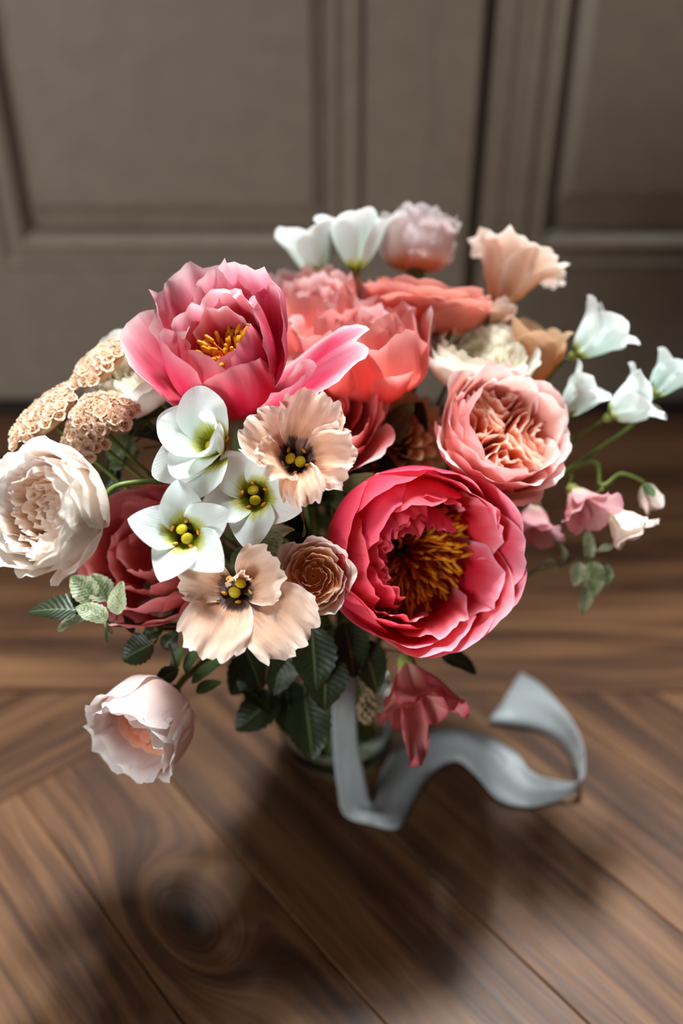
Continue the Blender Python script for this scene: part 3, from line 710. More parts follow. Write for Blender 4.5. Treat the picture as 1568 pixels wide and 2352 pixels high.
lathe('carpels', [(0.001, 0.003), (0.012, 0.010), (0.014, 0.022), (0.010, 0.026), (0.0005, 0.027)], M['filament'], t, 14)
bulb(t, M['sepal'], 0.008, 0.010, 0.001); sepals(t, M['sepal'], 4, 0.020, 0.005, 20, 40, 0.0, 0.004)
stem(t, M['stem'], (0, 0, -0.009), 0.0034, via=[(-0.045, -0.63, 0.25)])

# ------------------------------------------------------------------ 2 red peony (large, right of centre)
t = fl('peony', 'large crimson-pink peony bowl full of orange stamens, lower right of the bouquet', 'peony', place(912, 1258, 0.672, (0.20, -0.06, 0.97), 1.04), 'peonies')
RD = M['red']
def rp(az, rho, h, hw, inc, curl=0, **kw):
    L, pr = cup_prof(rho, h, inc, curl, a0=2)
    k = dict(base=0.32, tm=0.5, tip=0.24, tk=2.3, imbr=0.002, ruf=0.0016, rf=4, nu=17, nv=18); k.update(kw)
    petal(t, RD, L=L, hw=hw, prof=pr, az=R(az), seed=int(az * 3 + rho * 1e4), **k)
for i, az in enumerate((20, 72, 118, 165, 212, 255, 300, 342)):
    rp(az, 0.0565, 0.046, 0.040, (-10, 14, 26, 24, 24, 12, -4, -12)[i], 0)
for i, az in enumerate((0, 48, 96, 143, 190, 236, 282, 325)):
    rp(az, 0.051, 0.050, 0.036, (-14, 10, 40, 42, 36, 22, -4, -14)[i], 0, frill=(0.01, 0.01, 0.03, 0.03, 0.03, 0.03, 0.02, 0.01)[i], ruf=0.0022)
for i, az in enumerate((25, 75, 115, 160, 185, 215, 250, 290, 335)):
    rp(az, 0.043, 0.047, 0.026, (-10, 22, 46, 50, 42, 36, 18, -2, -14)[i], 0, frill=(0.01, 0.02, 0.05, 0.06, 0.06, 0.06, 0.04, 0.02, 0.01)[i], ff=11, ruf=0.003, rf=8)
for i, az in enumerate((98, 60, 130, 172, 200, 228)):
    rp(az, 0.036, 0.046, 0.017, (52, 40, 40, 36, 34, 30)[i], -6, frill=0.05, ff=10, ruf=0.0028, rf=8)
stamens(t, THIN, 230, 0.003, 0.021, 0.008, 0.05, 0.55, 9, 1.6)
for i in range(3):
    ellipsoid('carpel', M['throat'], t, (0.0035 * math.cos(i * 2.1), 0.0035 * math.sin(i * 2.1), 0.009), 0.003, 0.003, 0.008)
bulb(t, M['sepal'], 0.009, 0.010, 0.001); stem(t, M['stem'], (0, 0, -0.009), 0.0034)

# ------------------------------------------------------------------ 3-4 coral peonies at the top
def coral_peony(t, Rr, h, seed, nin=6, inc=6):
    ring(t, M['coral'], 6, Rr * 1.05, h * 0.92, Rr * 0.78, inc - 6, 36, seed=seed, ruf=0.0045, rf=5, frill=0.035, nu=15, nv=16)
    ring(t, M['coral'], 6, Rr * 0.86, h * 1.0, Rr * 0.66, inc + 8, 4, seed=seed + 1, ph=0.5, ruf=0.0045, rf=6, frill=0.05, nu=15, nv=16)
    ring(t, M['coral'], nin, Rr * 0.66, h * 1.02, Rr * 0.5, inc + 14, 0, seed=seed + 2, ph=0.2, ruf=0.003, rf=7, frill=0.04)
    ring(t, M['coral'], nin, Rr * 0.4, h * 0.98, Rr * 0.36, inc + 10, 0, seed=seed + 3, ph=0.9, ruf=0.003, rf=7, frill=0.04)
    bulb(t, M['sepal'], 0.008, 0.010, 0.001)
t = fl('peony', 'pale coral peony bowl behind the pink peony, centre top of the bouquet', 'peony', place(852, 905, 0.70, (-0.10, 0.88, 0.46)), 'peonies')
coral_peony(t, 0.043, 0.050, 21)
petal(t, M['coral'], L=0.062, hw=0.017, prof=[(0, 0), (0.3, 20), (0.7, 58), (1.08, 40)], az=R(290), seed=5, tip=0.2, cup=0.4, r0=0.012)
stem(t, M['stem'], (0, 0, -0.009), 0.0034)
t = fl('peony', 'orange-hearted coral peony below the two upright white blooms', 'peony', place(722, 822, 0.745, (-0.05, 0.82, 0.52)), 'peonies')
coral_peony(t, 0.042, 0.046, 31)
stem(t, M['stem'], (0, 0, -0.009), 0.0034)
# dusky peony in the shade behind the white stars
t = fl('peony', 'dusky coral peony in shade behind the white star-shaped blooms', 'peony', place(402, 1290, 0.688, (-0.25, 0.15, 0.9)), 'peonies')
ring(t, M['dusky'], 6, 0.046, 0.040, 0.036, 8, 20, seed=41, ruf=0.003)
ring(t, M['dusky'], 6, 0.039, 0.044, 0.030, 14, 8, seed=42, ph=0.5, ruf=0.003)
ring(t, M['dusky'], 6, 0.028, 0.046, 0.022, 20, 0, seed=43, ph=0.2, ruf=0.003, frill=0.03)
ring(t, M['dusky'], 5, 0.016, 0.046, 0.014, 14, 0, seed=44, ph=0.7, ruf=0.002, frill=0.03)
bulb(t, M['sepal'], 0.008, 0.010, 0.001); stem(t, M['stem'], (0, 0, -0.009), 0.0034)

# ------------------------------------------------------------------ roses
def rose(name, label, mw, mat, Rr, h, guard=((5, 1.0, 0.92, 4, 30),), heart='q', q=5, nest=4, seed=0, heartmat=None, group='roses', wav=0.0013, gm=None, hw=0.72, st=True, hr=0.80, hz=0.96, stemkw={}, sep=True, kw={}):
    t = fl(name, label, 'rose', mw, group)
    for i, (n, rf_, hf, inc, curl) in enumerate(guard):
        ring(t, gm or mat, n, Rr * rf_, h * hf, Rr * hw * (0.85 + 0.15 * rf_), inc, curl, seed=seed + i, ph=i * 0.55 + seed, **kw)
    if heart == 'q': quartered(t, heartmat or mat, Rr * hr, h * 0.15, h * hz, q, nest, wav, seed)
    elif heart == 'c':      # cabbage heart: ever smaller whorls leaning over an untidy eye
        for i, f in enumerate((0.86, 0.74, 0.62, 0.49, 0.36, 0.24)):
            ring(t, heartmat or mat, (8, 7, 7, 6, 5, 4)[i], Rr * hr * f, h * hz * (1.0 - 0.06 * i), Rr * hr * (0.40 - 0.03 * i), 14 + 3 * i, 0, seed=seed + 20 + i, ph=i * 0.7, jit=0.3,
                 ruf=0.0022, rf=7, frill=0.035, ff=9, tip=0.20, imbr=0.0016, nu=13, nv=12)
        loose_heart(t, heartmat or mat, Rr * hr * 0.30, h * 0.4, h * hz * 0.74, 8, seed, wav)
    elif heart == 'p':      # scrolled heart
        for i, f in enumerate((0.95, 0.80, 0.64, 0.48, 0.32, 0.18)):
            ring(t, heartmat or mat, (5, 5, 4, 4, 3, 3)[i], Rr * hr * f, h * hz * (0.50 - 0.005 * i), Rr * hr * (0.66 - 0.06 * i), -7 + 3 * i, 12 - 2 * i, seed=seed + 40 + i, ph=i * 0.6, jit=0.2, ruf=0.0010, imbr=0.0012, tip=0.16, nu=13, nv=12, z0=h * 0.48)
        lathe('bud_core', [(Rr * hr * 0.98, h * 0.2), (Rr * hr * 0.95, h * 0.50), (Rr * hr * 0.6, h * 0.60), (0.0005, h * 0.64)], M['corebud'], t, 20)
    elif heart == 'l': loose_heart(t, heartmat or mat, Rr * hr, h * 0.15, h * hz, q * 6, seed, wav)
    elif heart == 'ql':
        quartered(t, heartmat or mat, Rr * hr, h * 0.15, h * hz, q, nest, wav, seed); loose_heart(t, heartmat or mat, Rr * hr * 0.9, h * 0.15, h * hz * 0.92, 18, seed, wav)
    else: spiral_heart(t, heartmat or mat, Rr * hr, h * 0.1, h * hz, seed=seed)
    bulb(t, M['sepal'], 0.007, 0.010, 0.001)
    if sep: sepals(t, M['sepal'], 5, 0.022, 0.0042, 10, 30, 0.0, 0.004, seed)
    if st: stem(t, M['stem'], (0, 0, -0.009), **dict(dict(r=0.0027), **stemkw))
    return t
G4 = ((5, 1.02, 0.80, -2, 42), (6, 0.97, 0.92, 0, 26), (6, 0.90, 1.0, 4, 12))
rose('rose', 'blush cream many-petalled rose at the far left edge', place(108, 1172, 0.572, (-0.52, 0.06, 0.84), zc=0.026), M['cream'], 0.0325, 0.034,
     guard=((4, 1.12, 0.62, -14, 40), (6, 1.02, 0.86, -2, 24), (7, 0.97, 0.95, 2, 14), (7, 0.90, 1.0, 6, 6), (7, 0.80, 0.98, 8, 2)), heart='c', seed=2, hr=0.88, hz=1.0, wav=0.0020, heartmat=M['creamheart'],
     kw=dict(ruf=0.002, rf=6, frill=0.012), stemkw=dict(r=0.0019, via=[P(262, 1119, 0.606), P(380, 1103, 0.622), P(480, 1096, 0.645)], out=0.010))
rose('rose', 'salmon-pink quartered garden rose with apricot heart, right side', place(1160, 990, 0.655, (0.36, 0.36, 0.86), zc=0.034), M['pinkrose'], 0.0355, 0.042,
     guard=((5, 1.20, 0.66, -14, 80), (5, 1.10, 0.80, -6, 66), (6, 1.0, 0.95, 0, 30), (6, 0.93, 1.0, 6, 10)), heart='q', q=4, nest=4, seed=5, hr=0.97, hz=0.92, wav=0.0030, hw=0.8, heartmat=M['apricot'], kw=dict(tip=0.26, tk=1.9, ruf=0.002))
rose('rose', 'coral rose seen from the side below the top blush rose', place(972, 772, 0.735, (0.16, 0.90, 0.16)), M['coralrose'], 0.040, 0.026,
     guard=((5, 1.10, 0.62, -30, 60), (6, 1.04, 0.84, -22, 60), (6, 0.98, 1.0, -12, 50), (6, 0.86, 1.12, -4, 30)), heart='l', q=5, seed=8, hr=0.78, hz=1.1, hw=0.85)
rose('rose', 'ivory rose tucked behind the salmon garden rose', place(1090, 890, 0.715, (0.10, 0.80, 0.55)), M['creamy'], 0.038, 0.024,
     guard=((6, 1.0, 0.9, -10, 40), (6, 0.92, 1.0, -2, 26), (6, 0.8, 1.0, 4, 14)), kw=dict(ruf=0.0006, notch=0.0, imbr=0.001), heart='c', seed=11, hr=0.9, hz=1.1, heartmat=M['ivoryheart'])
rose('rose', 'white rose half hidden left of the pink peony', place(345, 905, 0.675, (-0.35, 0.55, 0.75)), M['whiterose'], 0.029, 0.030,
     guard=((5, 1.05, 0.84, -4, 40), (6, 0.95, 1.0, 2, 20)), heart='c', seed=13, hr=0.85, heartmat=M['ivoryheart'])
rose('rose', 'coral rose half hidden behind the frilled peach bloom', place(735, 1000, 0.690, (0.10, 0.45, 0.88)), M['coral'], 0.036, 0.038,
     guard=((5, 1.10, 0.84, -10, 60), (5, 1.0, 0.92, 0, 40), (6, 0.88, 1.0, 6, 14)), heart='s', seed=17, hr=0.7)
rose('spray_rose', 'small apricot spray rose beside the crimson peony', place(720, 1322, 0.600, (0.05, 0.12, 0.98), zc=0.022), M['spray'], 0.0172, 0.024,
     guard=((5, 1.12, 0.86, -4, 46), (5, 1.0, 0.96, 2, 20)), heart='p', seed=19, gm=M['sprayout'], hr=0.92, hz=1.0, hw=0.85, kw=dict(ruf=0.0016, nu=11, nv=12, imbr=0.001))
t = rose('rose', 'drooping blush rose hanging at the lower left over the floor', place(388, 1600, 0.655, (-0.48, -0.53, 0.70)), M['blush'], 0.0285, 0.040,
     guard=((4, 1.04, 0.90, 4, 95), (4, 0.98, 0.98, 8, 90), (5, 0.86, 1.0, 10, 60)), heart='s', seed=23, heartmat=M['blushin'], hr=0.66, hz=0.80, hw=1.0, sep=False, kw=dict(ruf=0.003, rf=6, frill=0.03), stemkw=dict(via=[P(520, 1500, 0.70)], out=0.03))
for (x, y_, dx, dy, L) in ((400, 1545, 0.25, 0.95, 0.020), (425, 1545, 0.45, 0.85, 0.024), (440, 1570, 0.75, 0.65, 0.034), (450, 1590, 0.9, 0.42, 0.018)):
    leaf_obj(t, M['sepal'], leaf_frame(P(x, y_, 0.652), (dx, dy, 0.05), (-0.5, 0.5, 0.8)), L, 0.0048, 0.4, 0.2, name='sepal')
rose('rose', 'blush rose with orange base rising at the top of the bouquet', place(955, 622, 0.765, (0.08, 0.98, -0.05)), M['blushback'], 0.024, 0.036,
     guard=((4, 1.10, 0.72, 0, 110), (4, 1.02, 0.96, 6, 80), (5, 0.86, 1.14, 14, 20)), heart='s', seed=29, hr=0.66, hz=1.15, hw=1.0, kw=dict(ruf=0.0036, rf=6, frill=0.04))
# peach pompon
t = fl('chrysanthemum', 'shaded apricot pompon bloom between the salmon rose and coral rose', 'chrysanthemum', place(912, 1010, 0.715, (0.0, 0.40, 0.92)))
rg = random.Random(3)
for i in range(70):
    f = (i + 0.5) / 70; th = math.acos(1 - 1.05 * f); a = i * 2.39996
    L = 0.012 + 0.015 * f
    petal(t, M['pom'], L=L, hw=0.0056, prof=[(0, 92 - math.degrees(th)), (0.6, 88 - math.degrees(th) * 0.9), (1.08, 115 - math.degrees(th) * 0.8)], az=a, base=0.5, tip=0.3, cup=0.6, wrap=0.1, r0=0.017 * math.sin(th), z0=0.017 * math.cos(th) - 0.004, ruf=0.0008, nu=5, nv=6, seed=i)
bulb(t, M['sepal'], 0.012, 0.012, 0.002); stem(t, M['stem'], (0, 0, -0.009), 0.0027)

# ------------------------------------------------------------------ white lisianthus, face on
t = fl('lisianthus', 'white star-shaped bloom facing out, lowest of the three white stars', 'lisianthus', place(428, 1232, 0.583, (0.05, 0.16, 0.98)), 'white lisianthus')
open_lis(t, M['white'], 0.036, 0.0155, (66, 52, 22, 10), ph=R(100), seed=3, tip=0.42, tk=1.35)
bulb(t, M['calyx'], 0.0045, 0.012, 0.001); stem(t, M['stem'], (0, 0, -0.010), 0.0018)
t = fl('lisianthus', 'white cupped bloom under the pink peony, topmost of the three white stars', 'lisianthus', place(508, 1035, 0.600, (-0.30, 0.30, 0.90)), 'white lisianthus')
open_lis(t, M['white'], 0.042, 0.019, (70, 62, 42, 30), ph=R(95), seed=5, tip=0.28, tk=1.8, pts={3: dict(prof=[(0, 70), (0.25, 66), (0.6, 76), (0.9, 70), (1.08, 60)]), 4: dict(prof=[(0, 70), (0.25, 66), (0.6, 80), (0.9, 84), (1.08, 90)])})
open_lis_outer = [(150, 0.044), (205, 0.044), (250, 0.040)]
for i, (az, L) in enumerate(open_lis_outer):
    petal(t, M['white'], L=L, hw=0.017, prof=[(0, 50), (0.3, 36), (0.6, 12), (1.08, 0)], az=R(az), seed=60 + i, base=0.26, tip=0.32, tk=1.7, wrap=0.5, cup=0.1, z0=-0.001)
bulb(t, M['calyx'], 0.0045, 0.012, 0.001); stem(t, M['stem'], (0, 0, -0.010), 0.0018)
t = fl('lisianthus', 'white bloom partly covered by the frilled peach bloom, rightmost of the three white stars', 'lisianthus', place(592, 1140, 0.606, (-0.12, 0.05, 0.98)), 'white lisianthus')
open_lis(t, M['white'], 0.037, 0.0165, (68, 50, 20, 6), ph=R(125), seed=7, tip=0.40, tk=1.35)
bulb(t, M['calyx'], 0.0045, 0.012, 0.001); stem(t, M['stem'], (0, 0, -0.010), 0.0018)

# ------------------------------------------------------------------ frilled peach lisianthus
t = fl('lisianthus', 'frilled peach bloom with dark throat, centre of the bouquet', 'lisianthus', place(682, 1068, 0.592, (-0.05, 0.22, 0.97)), 'peach lisianthus')
FR = dict(frill=0.065, ff=12, ruf=0.0050, rf=7, tip=0.16, tk=2.4, tm=0.75, base=0.22, nu=27, nv=20, wrap=0.55)
open_lis(t, M['peach'], 0.040, 0.021, (62, 50, 32, 22), ph=R(66), seed=4, **FR,
         pts={0: dict(L=0.047), 2: dict(prof=[(0, 62), (0.25, 60), (0.55, 70), (0.85, 60), (1.08, 40)], L=0.036), 3: dict(prof=[(0, 62), (0.3, 60), (0.6, 30), (0.85, -10), (1.08, -40)], hw=0.014), 4: dict(L=0.044)})
bulb(t, M['calyx'], 0.0045, 0.012, 0.001); stem(t, M['stem'], (0, 0, -0.010), 0.0018)
t = fl('lisianthus', 'drooping frilled peach bloom with dark throat beside the small spray rose', 'lisianthus', place(545, 1362, 0.595, (0.10, 0.34, 0.93), 1.05), 'peach lisianthus')
FR2 = dict(FR); FR2.update(ruf=0.0034)
open_lis(t, M['peach'], 0.046, 0.021, (60, 44, 16, -6), ph=R(100), seed=6, **FR2,
         pts={0: dict(L=0.026, hw=0.013, prof=[(0, 70), (0.3, 70), (0.6, 92), (0.85, 112), (1.08, 130)], wrap=0.7), 1: dict(L=0.036, hw=0.015), 2: dict(L=0.050), 3: dict(L=0.054, hw=0.024, prof=[(0, 55), (0.3, 34), (0.6, 4), (1.08, -20)]), 4: dict(L=0.036, prof=[(0, 66), (0.3, 60), (0.6, 44), (1.08, 30)])})
bulb(t, M['calyx'], 0.0045, 0.012, 0.001); stem(t, M['stem'], (0, 0, -0.010), 0.0018)

# ------------------------------------------------------------------ white bells, side on
def white_bell(label, px, py, d, axis, L=0.036, hw=0.016, open_=(20, 62, 82, 40), seed=0, mat='bell', group='white lisianthus', cat='lisianthus', r=0.0016, via=None, calyx='calyx', **kw):
    t = fl('lisianthus', label, cat, place(px, py, d, axis), group)
    bell(t, M[mat], L, hw, 5, open_, seed, seed * 0.9, **kw)
    lathe('pistil', [(0.0006, 0.001), (0.0022, 0.006), (0.0010, 0.013), (0.0004, 0.016)], M['throat'], t, 8)
    bulb(t, M[calyx], 0.0036, 0.008, 0.0015)
    for i in range(5): petal(t, M['sepal'], 'sepal', L=0.011, hw=0.0014, prof=[(0, 30), (0.4, 62), (1.08, 58)], az=2 * PI * i / 5, base=0.8, tm=0.2, narrow=0.9, tip=0.02, wrap=0.2, r0=0.0024, z0=-0.002, nu=3, nv=6)
    stem(t, M['stem'], (0, 0, -0.007), r, via=via, out=0.03)
    return t
white_bell('white upright bloom at the top with green-yellow base, left of the top pair', 722, 628, 0.755, (-0.18, 0.97, 0.14), 0.044, 0.019, (24, 60, 74, -10), 3)
white_bell('white trumpet at the top with spreading rim, right of the top pair', 818, 618, 0.750, (0.0, 0.98, 0.16), 0.054, 0.022, (28, 64, 72, -10), 4)
white_bell('white bell on the right, highest and nearest the peach bud', 1322, 812, 0.720, (0.72, 0.62, 0.20), 0.044, 0.021, (22, 66, 74, 20), 5)
white_bell('white bell on the right beside the salmon rose', 1297, 950, 0.700, (0.62, 0.72, 0.22), 0.037, 0.019, (22, 66, 78, 40), 6)
white_bell('white bell on the right with green stalk and pointed rim', 1402, 955, 0.700, (0.80, 0.52, 0.25), 0.040, 0.020, (22, 66, 76, 10), 7, via=[P(1330, 1000, 0.715), P(1180, 1130, 0.74)])
white_bell('white bell cut by the right edge of the picture', 1498, 905, 0.705, (0.62, 0.76, 0.15), 0.036, 0.019, (24, 68, 78, 40), 8, via=[P(1440, 985, 0.72), P(1250, 1120, 0.74)])
# peach frilled bells at the upper right
white_bell('frilled peach bloom high on the right side, seen from behind', 1140, 700, 0.745, (0.42, 0.88, -0.10), 0.062, 0.027, (26, 66, 66, -30), 9, 'peachbell', 'peach lisianthus', frill=0.06, ff=11, ruf=0.0045, rf=7, tip=0.14, nu=23, nv=18)
white_bell('peach bud under the high frilled bloom', 1125, 745, 0.735, (0.70, 0.68, 0.1), 0.024, 0.011, (24, 66, 90, 92), 10, 'peachbell', 'peach lisianthus')
white_bell('tan-peach cupped bloom left of the white bells', 1212, 882, 0.730, (0.16, 0.90, 0.30), 0.050, 0.025, (20, 58, 82, 60), 12, 'tan', 'peach lisianthus', ruf=0.003)

# ------------------------------------------------------------------ sweet peas
def sweet_pea(label, px, py, d, axis, s, mat, seed, droop=0.0, via=None, spin=0.0):
    t = fl('sweet_pea', label, 'sweet pea', place(px, py, d, axis, s, spin), 'sweet peas')
    rg = random.Random(seed)
    for sx in (-1, 1):   # standard: one wide folded-back petal, two lobes
        petal(t, mat, 'standard', L=0.026, hw=0.015, prof=[(0, 80), (0.35, 70), (0.7, 46), (1.08, 24)], az=R(90 + 34 * sx), seed=seed + sx, base=0.25, tip=0.28, tk=2.2, ruf=0.003, rf=5, frill=0.02, wrap=0.6, nu=13, nv=13)
    for sx in (-1, 1):
        petal(t, mat, 'wing', L=0.020, hw=0.009, prof=[(0, 50), (0.4, 60), (0.8, 70), (1.08, 60)], az=R(270 + 40 * sx), seed=seed + 5 + sx, base=0.25, tip=0.3, ruf=0.0018, wrap=0.7, cup=0.2)
    petal(t, mat, 'keel', L=0.016, hw=0.006, prof=[(0, 40), (0.5, 70), (1.08, 110)], az=R(270), seed=seed + 9, base=0.4, tip=0.3, cup=0.6)
    if seed == 18:
        petal(t, mat, 'wing', L=0.029, hw=0.0055, prof=[(0, 60), (0.5, 84), (1.08, 80)], az=R(250), seed=77, base=0.5, tip=0.3, ruf=0.003, wrap=0.3, cup=0.6, z0=0.004)
        petal(t, mat, 'wing', L=0.026, hw=0.010, prof=[(0, 40), (0.5, 60), (1.08, 70)], az=R(10), seed=78, base=0.4, tip=0.3, ruf=0.003, wrap=0.5, cup=0.3)
    bulb(t, M['calyx'], 0.0032, 0.006, 0.001); stem(t, M['stem'], (0, 0, -0.005), 0.0013, out=0.02, via=via)
    return t
sweet_pea('pale pink sweet pea hanging right of the crimson peony', 1318, 1130, 0.700, (0.25, -0.60, 0.7), 1.55, M['sweet'], 3)
sweet_pea('cream sweet pea with pink lip beside the green bud', 1405, 1175, 0.695, (0.55, -0.70, 0.4), 1.3, M['sweetw'], 8, via=[P(1380, 1118, 0.70), P(1300, 1085, 0.72)])
sweet_pea('blurred pink sweet pea against the rim of the crimson peony', 1225, 1160, 0.730, (-0.1, -0.8, 0.5), 1.6, M['sweet'], 13)
sweet_pea('rose-pink sweet pea hanging below the crimson peony', 935, 1530, 0.690, (0.15, -0.75, 0.6), 2.1, M['sweetd'], 18)
t = fl('sweet_pea_bud', 'closed cream bud nodding on a curved green stalk at the right', 'bud', place(1478, 1112, 0.695, (0.45, -0.88, 0.1)))
bell(t, M['sweetw'], 0.021, 0.008, 4, (30, 66, 92, 100), 4)
for i in range(4): petal(t, M['sepal'], 'sepal', L=0.012, hw=0.004, prof=[(0, 30), (0.4, 70), (1.08, 80)], az=i * PI / 2, base=0.6, narrow=0.8, tip=0.05, r0=0.002, nu=5, nv=6)
stem(t, M['stem'], (0, 0, 0), 0.0016, via=[P(1425, 1088, 0.697), P(1380, 1115, 0.70), P(1310, 1080, 0.71)], out=0.006)

# ------------------------------------------------------------------ beige floret heads
FLO = []
for k in range(4):
    vs, fs, uvs = [], [], []
    for i in range(9):
        inn = i > 5
        co, f, uv = petal_grid(L=0.0044 if not inn else 0.0036, hw=0.0024 if not inn else 0.0018, prof=[(0, 60 if not inn else 80), (0.5, 36 + 9 * (i % 3) + 30 * inn), (1.08, 10 + 70 * inn)], az=2 * PI * i / (6 if not inn else 3) + k, base=0.4, tip=0.25, ruf=0.0006, nu=4, nv=5, seed=k * 7 + i, wrap=0.5, r0=0.0004)
        o_ = len(vs); vs += list(co); fs += [tuple(q + o_ for q in x) for x in f]; uvs += list(uv)
    me = mesh('floret', vs, fs, uvs); me.materials.append(M['mum']); FLO.append(me)
M['mumbase'] = plain_mat('floret_base', srgb(214, 176, 140), srgb(226, 192, 156), 300, 0.8, 0.2)
def floret_head(label, px, py, d, axis, rx, ry, seed, n=46, spin=0.0):
    t = fl('statice', label, 'flower head', place(px, py, d, axis, 1, spin), 'beige floret heads')
    ellipsoid('receptacle', M['mumbase'], t, (0, 0, -0.002), rx * 0.86, ry * 0.86, 0.006, 14, 8)
    rg = random.Random(seed)
    for i in range(n):
        f = math.sqrt((i + 0.5) / n); a = i * 2.39996
        x, y_ = rx * f * math.cos(a), ry * f * math.sin(a); z = 0.007 * math.sqrt(max(0, 1 - f * f)) - 0.002
        nr = Vector((x / rx ** 2 * 0.010, y_ / ry ** 2 * 0.010, 0.7 + 0.3 * (1 - f))).normalized()
        m = Matrix.Translation((x, y_, z)) @ nr.to_track_quat('Z', 'Y').to_matrix().to_4x4() @ Matrix.Rotation(rg.uniform(0, 6), 4, 'Z') @ Matrix.Scale(rg.uniform(1.0, 1.5), 4)
        obj('floret', rg.choice(FLO), None, t, m)
    stem(t, M['stem'], (0, 0, -0.007), 0.0016, out=0.03)
floret_head('beige floret head, highest of the cluster at the upper left', 232, 838, 0.650, (-0.45, 0.62, 0.60), 0.023, 0.014, 1, 44, R(40))
floret_head('long beige floret head, leftmost of the cluster', 108, 952, 0.640, (-0.48, 0.65, 0.58), 0.028, 0.017, 2, 60, R(38))
floret_head('round beige floret head nearest the white rose', 238, 952, 0.630, (0.0, 0.55, 0.83), 0.018, 0.014, 3, 44)
floret_head('small beige floret head, lowest of the cluster above the cream rose', 200, 1002, 0.634, (-0.2, 0.2, 0.95), 0.013, 0.014, 4, 28)

# ------------------------------------------------------------------ foliage
def sprig(name, label, px, py, d, leaves, via=None, group='foliage sprigs', stm='stemdark', r=0.0016, serr=0.10):
    """leaves: (px, py, depth, dir, normal, length, half width, material)"""
    root = fl(name, label, 'foliage', Matrix.Translation(P(px, py, d)), group)
    stem(root, M[stm], (0, 0, 0), r, via=via or [P(px, py, d) * 0.55 + BIND * 0.45], out=0.004)
    inv = root.matrix_world.inverted()
    for i, (x, y_, dd, dr, nr, L, Wd, m) in enumerate(leaves):
        leaf_obj(root, M[m], leaf_frame(P(x, y_, dd), dr, nr), L, Wd, 0.22, 0.45, serr, seed=i, wav=0.0008)
        a = inv @ P(x, y_, dd); b = a * 0.4
        tube('twig', catmull([a, a * 0.7 + Vector((0, 0, -0.002)), b], 4), r * 0.45, M[stm], root, 5)
    return root
sprig('variegated_sprig', 'cream-mottled leaf sprig below the cream rose at the left', 262, 1430, 0.640, [
    (192, 1402, 0.628, (-1.0, 0.14, 0.12), (0.05, 0.75, 0.66), 0.036, 0.0105, 'leaf'),
    (200, 1412, 0.634, (-0.95, -0.30, 0.1), (0.0, 0.8, 0.6), 0.022, 0.007, 'varieg'),
    (218, 1378, 0.632, (-0.66, 0.72, 0.15), (0.1, 0.3, 0.95), 0.022, 0.0088, 'varieg'),
    (246, 1424, 0.622, (-0.86, 0.50, 0.1), (0.3, 0.6, 0.75), 0.022, 0.0075, 'paleleaf'),
    (268, 1412, 0.624, (0.05, 1.0, 0.05), (-0.3, 0.1, 0.95), 0.0215, 0.0066, 'paleleaf'),
    (246, 1378, 0.634, (-0.5, 0.85, 0.1), (0.1, 0.2, 0.97), 0.020, 0.009, 'varieg'),
    (244, 1418, 0.634, (0.2, -0.97, 0.1), (0.9, 0.2, 0.4), 0.017, 0.0045, 'varieg'),
])
sprig('variegated_sprig', 'dark leaf sprig above the drooping blush rose', 372, 1440, 0.655, [
    (402, 1400, 0.650, (-0.97, 0.25, 0.1), (0.1, 0.6, 0.8), 0.025, 0.0085, 'varieg'),
    (420, 1372, 0.652, (-0.9, 0.40, 0.1), (0.1, 0.5, 0.85), 0.028, 0.011, 'varieg'),
    (352, 1478, 0.650, (-0.85, -0.35, 0.1), (0.1, 0.5, 0.85), 0.024, 0.0115, 'leaf'),
    (372, 1440, 0.654, (-0.5, -0.2, 0.2), (0.1, 0.5, 0.85), 0.014, 0.006, 'leaf'),
    (378, 1490, 0.654, (0.5, 0.75, 0.1), (0.1, 0.4, 0.9), 0.014, 0.006, 'leaf'),
    (305, 1455, 0.650, (-0.3, 0.95, 0.1), (0.7, 0.3, 0.6), 0.014, 0.004, 'leaf'),
    (410, 1540, 0.650, (-0.5, -0.2, 0.1), (0.1, 0.6, 0.8), 0.020, 0.006, 'leaf'),
])
sprig('variegated_sprig', 'cream-mottled ivy leaves between the white stars and the spray rose', 600, 1235, 0.618, [
    (600, 1212, 0.604, (0.42, -0.90, 0.15), (0.3, 0.35, 0.9), 0.024, 0.0098, 'paleleaf'),
    (592, 1240, 0.606, (-0.92, 0.30, 0.2), (0.2, 0.7, 0.7), 0.020, 0.0065, 'leaflight'),
    (608, 1232, 0.610, (0.92, 0.38, 0.1), (-0.2, 0.75, 0.6), 0.019, 0.0075, 'paleleaf'),
    (570, 1262, 0.610, (-0.5, -0.5, 0.3), (0.2, 0.7, 0.7), 0.016, 0.006, 'leaflight'),
    (690, 1160, 0.612, (0.3, -0.95, 0.1), (0.9, 0.1, 0.4), 0.020, 0.0016, 'varieg'),
])
